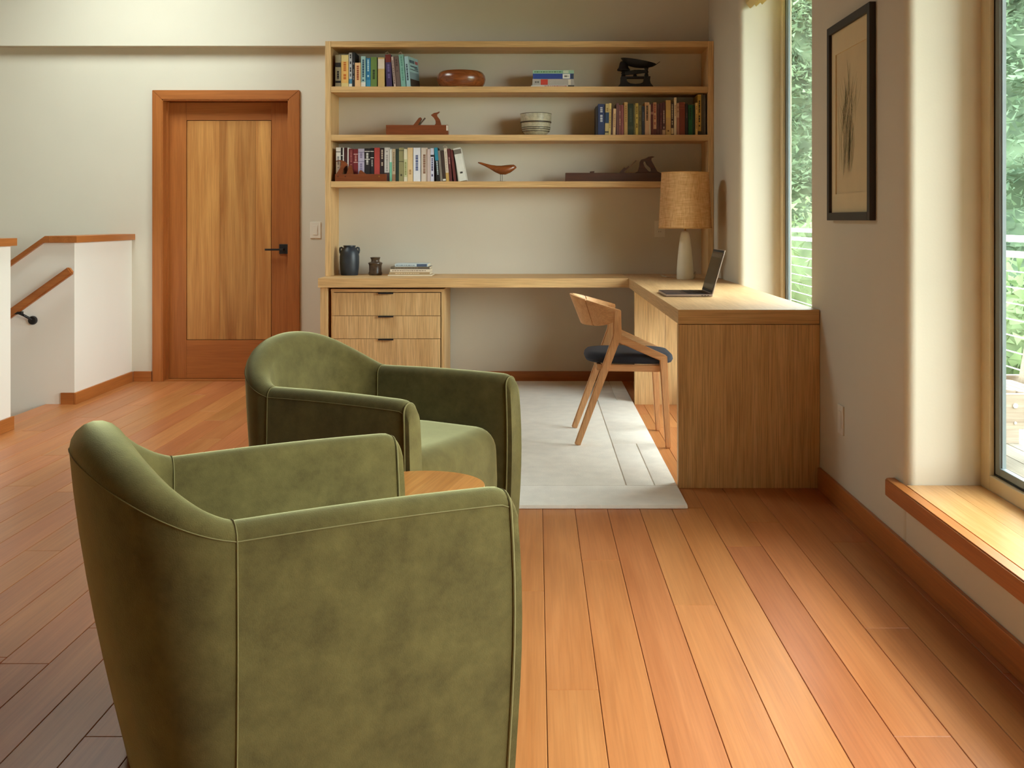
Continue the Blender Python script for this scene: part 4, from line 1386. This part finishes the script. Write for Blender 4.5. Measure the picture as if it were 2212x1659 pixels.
# ---- hand planes
def plane_thing(name, label, x0, x1, z0, hgt, y0, dep, mat):
    t = thing(name, label, 'hand plane', (x0, y0, z0))
    obj('body', box(B(), 0, x1 - x0, 0, dep, 0, hgt, 0.002), mat, t)
    return t
# jack plane on the middle shelf
s1 = 313.0
k = 1 / s1
p1 = plane_thing('jack_plane', 'reddish wooden hand plane alone on the middle bookshelf', (834.5 - VPX) * k, (968.6 - VPX) * k, SH['middle'] + 0.0003, 22.0 * k, 7.33, 0.068, M_OLDW)
L_ = (968.6 - 834.5) * k; H_ = 22.0 * k
def q1(px, py): return ((px - 834.5) * k, (291.0 - py) * k)
bm = B(); prism(bm, [q1(892, 270), q1(905, 253), q1(909, 252), q1(911, 255), q1(903, 270)], 'Y', 0.014, 0.054, 0.001); obj('wedge', bm, M_OLDW, p1)
bm = B(); prism(bm, [q1(903.5, 270), q1(917.5, 252.5), q1(918.6, 253.4), q1(905.0, 270)], 'Y', 0.012, 0.056); obj('iron', bm, plain('old_steel', (110, 84, 64), 0.4, 0.7), p1)
bm = B(); prism(bm, [q1(938, 270), q1(941, 265), q1(940.5, 259), q1(937, 253), q1(930.5, 247), q1(937.5, 242.3), q1(943.5, 241.5), q1(949.5, 239), q1(948, 242), q1(943.5, 245), q1(944, 249), q1(950, 257), q1(953.5, 270)], 'Y', 0.02, 0.048, 0.0015); obj('tote', bm, M_OLDW, p1)
bm = B(); box(bm, L_, L_ + 0.001, 0.005, 0.03, H_ * 0.45, H_ * 0.95); obj('paper_tag', bm, M_WHITEP, p1)
bm = B(); box(bm, L_ - 0.0125, L_ - 0.003, -0.0006, 0.001, H_ * 0.45, H_ * 0.95); obj('paper_tag', bm, M_WHITEP, p1)
# small plane in front of the books of the lowest shelf
s2 = 318.0
k = 1 / s2
p2 = plane_thing('smoothing_plane', 'small wooden hand plane in front of the lowest shelf books', (720.0 - VPX) * k, (832.0 - VPX) * k, SH['lower'] + 0.0003, 15.8 * k, 7.292, 0.033, M_OLDW)
def q2(px, py): return ((px - 720.0) * k, (390.6 - py) * k)
bm = B(); prism(bm, [q2(722, 375), q2(729.5, 363), q2(732.5, 355.5), q2(732, 348.5), q2(728.5, 346), q2(722, 347.5), q2(721, 345.8), q2(727, 344.4), q2(735, 344.5), q2(742, 348), q2(747.5, 354), q2(746.5, 356), q2(742, 358), q2(738, 363), q2(735.5, 375)], 'Y', 0.008, 0.026, 0.0012); obj('tote', bm, M_OLDW, p2)
bm = B(); prism(bm, [q2(744, 375), q2(747, 366), q2(750.5, 356.5), q2(754.5, 355.5), q2(756, 358), q2(760, 375)], 'Y', 0.008, 0.026, 0.0012); obj('wedge', bm, M_OLDW, p2)
bm = B(); prism(bm, [q2(771, 375), q2(773, 368), q2(776, 366), q2(788, 375)], 'Y', 0.006, 0.028, 0.001); obj('front_horn', bm, M_OLDW, p2)
for px_ in (726.5, 742.5, 816.0):
    x_, z_ = q2(px_, 380)
    bm = B(); tube(bm, [(x_, -0.0008, z_), (x_, 0.002, z_)], 0.005, 12); obj('pin', bm, M_OLDD if px_ < 800 else plain('brass', (170, 130, 70), 0.35, 0.9), p2)
# long jointer plane at the right of the lowest shelf
s3 = 312.0
k = 1 / s3
p3 = plane_thing('jointer_plane', 'long dark wooden hand plane beside the lampshade', (1221.6 - VPX) * k, (1434.0 - VPX) * k, SH['lower'] + 0.0003, 19.0 * k, 7.35, 0.072, M_OLDD)
def q3(cx, cy): return ((1210 + cx / 9.617 - 1221.6) * k, (392.2 - (320 + cy / 9.617)) * k)
bm = B(); prism(bm, [q3(620, 518), q3(620, 482), q3(712, 474), q3(705, 518)], 'Y', 0.022, 0.05, 0.001); obj('strike_button', bm, M_OLDD, p3)
bm = B(); prism(bm, [q3(1220, 518), q3(1330, 398), q3(1370, 412), q3(1425, 368), q3(1440, 385), q3(1330, 518)], 'Y', 0.016, 0.056, 0.001); obj('wedge', bm, M_OLDD, p3)
bm = B(); prism(bm, [q3(1330, 518), q3(1335, 470), q3(1430, 385), q3(1575, 245), q3(1588, 262), q3(1440, 400), q3(1350, 480)], 'Y', 0.014, 0.058); obj('iron', bm, plain('old_steel', (110, 84, 64), 0.4, 0.7), p3)
outer = [(1560, 505), (1620, 475), (1650, 380), (1660, 280), (1690, 235), (1770, 210), (1840, 175), (1905, 165), (1965, 178), (1900, 205), (1895, 250), (1960, 370), (2020, 480), (2095, 515)]
inner = [(1735, 275), (1770, 270), (1805, 340), (1880, 410), (1895, 460), (1870, 490), (1830, 470), (1760, 390), (1730, 320)]
bm = B()
# closed handle: outline with a hole, bridged as two halves
O = [q3(*p) for p in outer]; I = [q3(*p) for p in inner]
up_ = [O[0], O[1], O[2], O[3], O[4], O[5], O[6], O[7], O[8], O[9], O[10], I[1], I[0], I[8], I[7], I[6], I[5]]
dn_ = [O[10], O[11], O[12], O[13], O[0], I[5], I[4], I[3], I[2], I[1]]
prism(bm, up_, 'Y', 0.02, 0.052); prism(bm, dn_, 'Y', 0.02, 0.052)
obj('tote', bm, M_OLDD, p3)

# ---- wooden bird
bi = thing('bird_figurine', 'carved wooden bird on thin wire legs on the lowest bookshelf', 'figurine', (X_(1085.5, 311), 7.40, SH['lower'] + 0.0002))
k = 1 / 311.0
ctr = [(-53, 41.8, 1.2), (-48, 40.5, 2.2), (-38, 37, 3.0), (-26, 32.5, 4.5), (-14, 28, 7.5), (-4, 25.5, 9.8), (5, 25.8, 10.3), (14, 28.2, 9.0), (20, 30.4, 7.2), (25, 31.6, 5.6), (28.2, 31.2, 3.2), (30, 30.4, 0.8)]
bm = B()
tube(bm, [(x * k, 0, z * k) for x, z, r in ctr], [r * k for x, z, r in ctr], 18)
obj('body', bm, M_WAL, bi, smooth='all')
for lx in (-4.5, -0.5):
    bm = B(); tube(bm, [(lx * k, (2 if lx < -2 else -2) * k, 18 * k), (lx * k, (2 if lx < -2 else -2) * k, 1 * k)], 0.0018, 6); obj('leg', bm, M_BLACK, bi)
bs = obj('base', lathe(B(), [(0, 0), (10.5 * k, 0), (10.5 * k, 0.004), (0, 0.004)], 28), M_BLACK, bi); bs.location = (-2.5 * k, 0, 0)

# ---- cast iron kitchen scale
M_IRON = plain('cast_iron', (26, 22, 20), 0.55, 0.3, noise=0.2)
ks = thing('kitchen_scale', 'black cast iron kitchen scale on the top bookshelf', 'scale', (X_(1371.5, 311), 7.40, SH['upper'] + 0.0003))
k = 1 / 311.0
def qs(cx, cy): return ((1320 + cx / 18.43 - 1371.5) * k, (187.3 - (110 + cy / 18.43)) * k)
PL = [qs(*p) for p in ((200, 1420), (300, 1330), (370, 1220), (385, 980), (430, 965), (560, 965), (1000, 960), (1550, 965), (1535, 1120), (1560, 1240), (1640, 1330), (1700, 1420))]
IN = [qs(*p) for p in ((610, 1030), (610, 1120), (650, 1190), (760, 1250), (950, 1270), (1150, 1250), (1270, 1200), (1310, 1030))]
bm = B()
prism(bm, [PL[0], PL[1], PL[2], PL[3], PL[4], PL[5], (IN[0][0], PL[5][1]), IN[0], IN[1], IN[2], IN[3], IN[4], (IN[4][0], 0)], 'Y', -0.035, 0.035)
prism(bm, [(IN[4][0], 0), IN[4], IN[5], IN[6], IN[7], (IN[7][0], PL[7][1]), PL[7], PL[8], PL[9], PL[10], PL[11]], 'Y', -0.035, 0.035)
prism(bm, [(IN[0][0], PL[5][1]), (IN[7][0], PL[5][1]), IN[7], IN[0]], 'Y', -0.03, 0.03)
obj('base', bm, M_IRON, ks)
def post(cx, r0, cy0, cy1, nm):
    x0, z0 = qs(cx, cy0); _, z1 = qs(cx, cy1)
    prof = [(0, z0)]
    for i in range(13):
        f = i / 12
        prof.append((r0 * k * (0.75 + 0.35 * math.sin(f * math.pi * 3) ** 2), z0 + (z1 - z0) * f))
    prof.append((0, z1))
    obj(nm, lathe(B(), prof, 16, x0, 0), M_IRON, ks, smooth=True)
post(490, 4.6, 970, 700, 'post')
post(1410, 4.2, 970, 560, 'post')
post(955, 4.0, 970, 690, 'post')
bm = B(); prism(bm, [qs(545, 760), qs(900, 700), qs(1100, 690), qs(1400, 700), qs(1400, 800), qs(1150, 830), qs(950, 860), qs(560, 890)], 'Y', -0.014, 0.014, 0.001); obj('beam', bm, M_IRON, ks)
xs0, zs0 = qs(1130, 250)
prof = []
bm = B()
lathe(bm, [(0, -0.052), (0.03, -0.051), (0.06, -0.044), (0.085, -0.03), (0.104, -0.004), (0.101, -0.003), (0.08, -0.026), (0.03, -0.046), (0, -0.047)], 36)
for v in bm.verts:
    x, y, z_ = v.co
    v.co = (x * 1.2, y * 0.72, z_ * (0.95 - 0.25 * (x / 0.1)) - x * 0.22)
pn = obj('pan', bm, M_IRON, ks, smooth=True)
pn.location = (xs0 - 0.006, 0, zs0 - 0.012)
bm = B(); tube(bm, [(*(lambda p: (p[0], 0, p[1]))(qs(*c)),) for c in ((1480, 575), (1640, 560), (1760, 500), (1950, 360))], 0.0022, 6); obj('pan_hook', bm, M_IRON, ks)
x0, z0 = qs(500, 720)
bm = B()
lathe(bm, [(0, 0), (0.042, 0.0), (0.046, 0.006), (0.034, 0.022), (0.028, 0.05), (0.02, 0.064), (0, 0.066)], 28, x0, 0)
obj('weight_plate', bm, M_IRON, ks, smooth=True).location = (0, 0, z0)

# ---- jar and pot on the desk
k = 1 / 310.0
M_JAR = plain('blue_black_glaze', (44, 50, 58), 0.42, noise=0.15, nscale=20)
ja = thing('stoneware_jar', 'blue-black stoneware jar with two lug handles on the desk', 'jar', (X_(755, 310), 7.42, ZD + 0.0003))
obj('body', lathe(B(), [(0, 0), (17.2 * k, 0), (18.2 * k, 1 * k), (20.0 * k, 14 * k), (21.0 * k, 28 * k), (20.9 * k, 40 * k), (19.5 * k, 50 * k), (16.2 * k, 57 * k), (12.6 * k, 60 * k), (12.4 * k, 61 * k), (13.4 * k, 62.4 * k), (13.2 * k, 64 * k), (11.2 * k, 64 * k), (11 * k, 58 * k), (0, 50 * k)], 44), M_JAR, ja, smooth=True)
for s in (-1, 1):
    bm = B(); tube(bm, [(s * x * k, 0, z * k) for x, z in ((14.5, 57.5), (17.5, 59.5), (20.2, 58.6), (20.8, 54), (20.2, 49.5), (19.2, 46.8))], 2.0 * k, 8); obj('handle', bm, M_JAR, ja, smooth=True)
M_POT = plain('brown_salt_glaze', (74, 58, 44), 0.3, noise=0.45, nscale=55, bump=0.4, bscale=60)
po = lathe(B(), [(0, 0), (13.0 * k, 0), (14.4 * k, 2 * k), (14.9 * k, 5 * k), (13.6 * k, 8 * k), (13.4 * k, 20 * k), (14.0 * k, 23 * k), (15.5 * k, 25 * k), (15.4 * k, 26.6 * k), (13.0 * k, 28 * k), (9.8 * k, 29 * k), (8.8 * k, 31 * k), (9.3 * k, 34 * k), (11.2 * k, 38.2 * k), (10.4 * k, 38.6 * k), (8 * k, 34 * k), (8 * k, 20 * k), (0, 18 * k)], 40)
po = obj('clay_pot', po, M_POT, None, smooth=True); tag(po, 'small brown glazed pot beside the blue-black jar', 'pot')
po.location = (X_(810.8, 310), 7.42, ZD + 0.0003)

# ================================================================== OUTDOORS
M_GROUND = plain('mossy_ground', (96, 112, 72), 0.95, noise=0.25, nscale=1.5)
struct(tag(bobj('ground', (-30, 60, -30, 70, -1.3, -1.2), M_GROUND), 'mossy ground outside the house', 'ground'))
bm = B()
NX, NY = 26, 26
gv = []
rh = random.Random(9)
for i in range(NX + 1):
    rowv = []
    for j in range(NY + 1):
        x, y = 8 + 62 * i / NX, 4 + 86 * j / NY
        d_ = math.hypot(x - 2, y - 6)
        q = min(1, max(0, (d_ - 26) / 40))
        rowv.append(bm.verts.new((x, y, -1.19 + 15 * q * q * (3 - 2 * q) + (1.1 * (rh.random() - 0.5) * q))))
    gv.append(rowv)
for i in range(NX):
    for j in range(NY):
        bm.faces.new((gv[i][j], gv[i + 1][j], gv[i + 1][j + 1], gv[i][j + 1]))
struct(tag(obj('hillside', bm, plain('forest_hillside', (88, 112, 84), 0.95, noise=0.35, nscale=0.9), smooth='all'), 'wooded green hillside far beyond the deck', 'hill'))
M_DECK = wood('weathered_deck', (126, 118, 106), (152, 144, 130), 'Y', 0.8, 0.7, rand=0.06)
dk = struct(tag(bobj('deck_frame', (1.62, 3.45, -3.3, 16, -0.42, -0.19), M_DECK), 'grey timber deck outside the windows', 'deck'))
x = 1.63
while x < 3.4:
    bobj('deck_board', (x, x + 0.135, -3.3, 16, -0.188, -0.16), M_DECK, dk)
    x += 0.141
M_RAILW = plain('white_rail', (236, 236, 230), 0.5)
M_POST = plain('grey_post', (150, 140, 128), 0.7)
M_CABLE = plain('steel_cable', (226, 224, 216), 0.35, 0.6)
dr = thing('deck_railing', 'deck railing with white top rail and steel cables outside', 'railing', (3.2, 0, -0.16))
bobj('top_rail', (-0.06, 0.06, -3.3, 16, 1.165, 1.205), M_RAILW, dr)
bobj('sub_rail', (-0.03, 0.03, -3.3, 16, 1.06, 1.10), M_RAILW, dr)
for y in (-3.25, -1.0, 2.0, 5.0, 8.05, 11.1, 15.95):
    bobj('post', (-0.045, 0.045, y - 0.045, y + 0.045, 0.001, 1.164), M_POST, dr)
for i in range(9):
    bm = B(); tube(bm, [(0, -3.3, 0.10 + 0.108 * i), (0, 16, 0.10 + 0.108 * i)], 0.0045, 6); obj('cable', bm, M_CABLE, dr)

# added overhang, out of view, cuts high sky light at the windows
ev = struct(tag(bobj('added_overhang', (1.517, 2.75, 1.7, 6.2, 2.78, 2.94), M_CEIL), 'unseen overhang added outside to hold back high sky light', 'roof'))
# added wing, out of view, blocks light towards the desk window
M_SIDING = wood('added_wing_siding', (132, 118, 100), (158, 144, 122), 'X', 0.8, 0.8, rand=0.05)
wg = struct(tag(bobj('added_wing', (1.62, 6.6, -7.0, -3.5, -1.2, 7.4), M_SIDING), 'unseen timber clad wing added to block light beyond the deck', 'light blocker'))
for i in range(40):
    bobj('siding_board', (1.62, 6.6, -3.499, -3.475, -1.2 + 0.213 * i, -1.2 + 0.213 * i + 0.208), M_SIDING, wg)

# weathered garden chair on the deck
M_GCH = wood('weathered_teak', (146, 130, 116), (178, 164, 148), 'X', 1.2, 0.7, rand=0.05)
gc = thing('garden_chair', 'weathered grey wooden garden chair on the deck outside', 'chair', (2.28, 5.60, -0.16), R(0))
for i in range(6):
    bm = B(); beam(bm, (0.0 + 0.086 * i, 0, 0.43 - 0.012 * i), (0.078 + 0.086 * i, 0, 0.42 - 0.012 * i), 0.022, 0.62, bev=0.003)
    o = obj('seat_slat', bm, M_GCH, gc); o.location = (0, 0.33, 0)
for i in range(6):
    y = 0.03 + 0.1 * i
    bm = B(); beam(bm, (0.53, y + 0.045, 0.30), (0.68, y + 0.045, 1.2 - 0.02 * abs(i - 2.5)), 0.022, 0.088, bev=0.003)
    obj('back_slat', bm, M_GCH, gc)
for y in (-0.02, 0.66):
    bm = B(); box(bm, 0.0, 0.09, y - 0.018, y + 0.018, 0.001, 0.215); obj('front_leg', bm, M_GCH, gc)
    bm = B(); box(bm, 0.44, 0.55, y - 0.018, y + 0.018, 0.001, 0.215); obj('rear_leg', bm, M_GCH, gc)
    bm = B(); box(bm, 0.0, 0.58, y - 0.018, y + 0.018, 0.216, 0.40, 0.004); obj('side_panel', bm, M_GCH, gc)
    for xb, zb in ((0.22, 0.34), (0.22, 0.25)):
        bm = B(); tube(bm, [(xb, y - 0.024, zb), (xb, y + 0.024, zb)], 0.013 if zb > 0.3 else 0.007, 12); obj('bolt', bm, M_CABLE, gc)
bobj('front_apron', (-0.022, -0.001, 0.0, 0.64, 0.26, 0.40), M_GCH, gc)

# trees beyond the deck
LEAFS = [leaf_mat('cedar_leaves', (66, 88, 66), (112, 132, 100)), leaf_mat('fir_leaves', (60, 82, 64), (102, 124, 96)), leaf_mat('maple_leaves', (72, 94, 60), (120, 138, 96))]
M_BARK = plain('bark', (92, 76, 62), 0.95, noise=0.3, nscale=12)
def conifer(label, x, y, h, rad, seed, mat, n=5200):
    rg = random.Random(seed)
    t = thing('conifer_tree', label, 'tree', (x, y, -1.2), 0, 'trees beyond the deck')
    bm = B(); tube(bm, [(0, 0, 0), (0.03, 0.02, h * 0.5), (0, 0, h * 0.97)], [0.2, 0.12, 0.02], 8); obj('trunk', bm, M_BARK, t)
    bm = B()
    tube(bm, [(0.1 * math.sin(i * 2.3), 0.1 * math.cos(i * 1.7), h * (0.05 + 0.9 * i / 14)) for i in range(15)],
         [max(0.05, rad * 0.55 * (1 - i / 14.5) ** 0.8 * (1 + 0.14 * math.sin(i * 2.1 + seed))) for i in range(15)], 14)
    obj('inner_foliage', bm, mat, t)
    vs, fs = [], []
    nb = n // 40
    for i in range(nb):
        f = rg.random() ** 0.8
        z = h * (0.06 + 0.92 * f)
        rr = rad * (1 - f) ** 0.8 * rg.uniform(0.75, 1.15) + 0.12
        a = rg.uniform(0, 2 * math.pi)
        for j in range(40):
            q = 0.25 + 0.75 * rg.random() ** 0.7
            aa = a + rg.gauss(0, 0.18) * q
            p = Vector((math.cos(aa) * rr * q, math.sin(aa) * rr * q, z - rr * 0.35 * q * q + rg.gauss(0, 0.07)))
            s = rg.uniform(0.05, 0.11)
            u = Vector((rg.gauss(0, 1), rg.gauss(0, 1), rg.gauss(0, 0.5))).normalized() * s
            w = Vector((rg.gauss(0, 1), rg.gauss(0, 1), rg.gauss(-0.6, 0.6))).normalized() * s
            b0 = len(vs)
            vs += [tuple(p - u), tuple(p + w * 0.8), tuple(p + u)]
            fs.append((b0, b0 + 1, b0 + 2))
    me = bpy.data.meshes.new('foliage')
    me.from_pydata(vs, [], fs)
    me.materials.append(mat)
    o = bpy.data.objects.new('foliage', me)
    C.objects.link(o); o.parent = t
    o['kind'] = 'stuff'
def bush(label, x, y, r, seed, mat, n=1500):
    rg = random.Random(seed)
    t = thing('shrub', label, 'shrub', (x, y, -1.2), 0, 'shrubs beyond the deck')
    bm = B(); tube(bm, [(0, 0, 0), (0.05, 0, r * 0.8)], [0.05, 0.02], 6); obj('stem', bm, M_BARK, t)
    bm = B(); bmesh.ops.create_icosphere(bm, subdivisions=2, radius=r * 0.68, matrix=Matrix.Translation((0, 0, r * 0.9))); obj('inner_foliage', bm, mat, t)
    vs, fs = [], []
    for j in range(n):
        d = Vector((rg.gauss(0, 1), rg.gauss(0, 1), rg.gauss(0, 1))).normalized() * r * (0.55 + 0.45 * rg.random())
        p = Vector((d.x, d.y, d.z * 0.9 + r * 0.95))
        s = rg.uniform(0.06, 0.12)
        u = Vector((rg.gauss(0, 1), rg.gauss(0, 1), rg.gauss(0, 1))).normalized() * s
        w = Vector((rg.gauss(0, 1), rg.gauss(0, 1), rg.gauss(0, 1))).normalized() * s
        b0 = len(vs)
        vs += [tuple(p - u), tuple(p + w), tuple(p + u)]
        fs.append((b0, b0 + 1, b0 + 2))
    me = bpy.data.meshes.new('foliage'); me.from_pydata(vs, [], fs); me.materials.append(mat)
    o = bpy.data.objects.new('foliage', me); C.objects.link(o); o.parent = t; o['kind'] = 'stuff'
T = [(5.7, 23.0, 9.5, 2.4, 0, 'tall cedar seen through the desk window'), (7.3, 15.6, 8.6, 2.5, 1, 'tall fir seen through the large right window'),
     (12.2, 18.5, 10.0, 2.4, 0, 'conifer standing to the right of the fir outside'), (8.0, 30.0, 12.0, 3.4, 1, 'far conifer behind the cedar outside'),
     (11.5, 10.0, 8.5, 2.0, 0, 'conifer far beyond the deck to the right'), (15.5, 27.0, 13.0, 3.4, 1, 'broad far conifer behind the others outside')]
for i, (x, y, h, r, m_, lab) in enumerate(T):
    conifer(lab, x, y, h, r, 40 + i, LEAFS[m_], 36000 if i < 2 else (16000 if i < 4 else 8000))
for i, (x, y, r) in enumerate(((5.0, 18.6, 1.5), (5.0, 10.4, 1.1), (5.4, 7.6, 1.1), (4.45, 12.7, 0.8))):
    bush('leafy shrub, %s of the row beyond the deck' % ('farthest', 'third', 'nearest', 'second')[i], x, y, r, 70 + i, LEAFS[2])
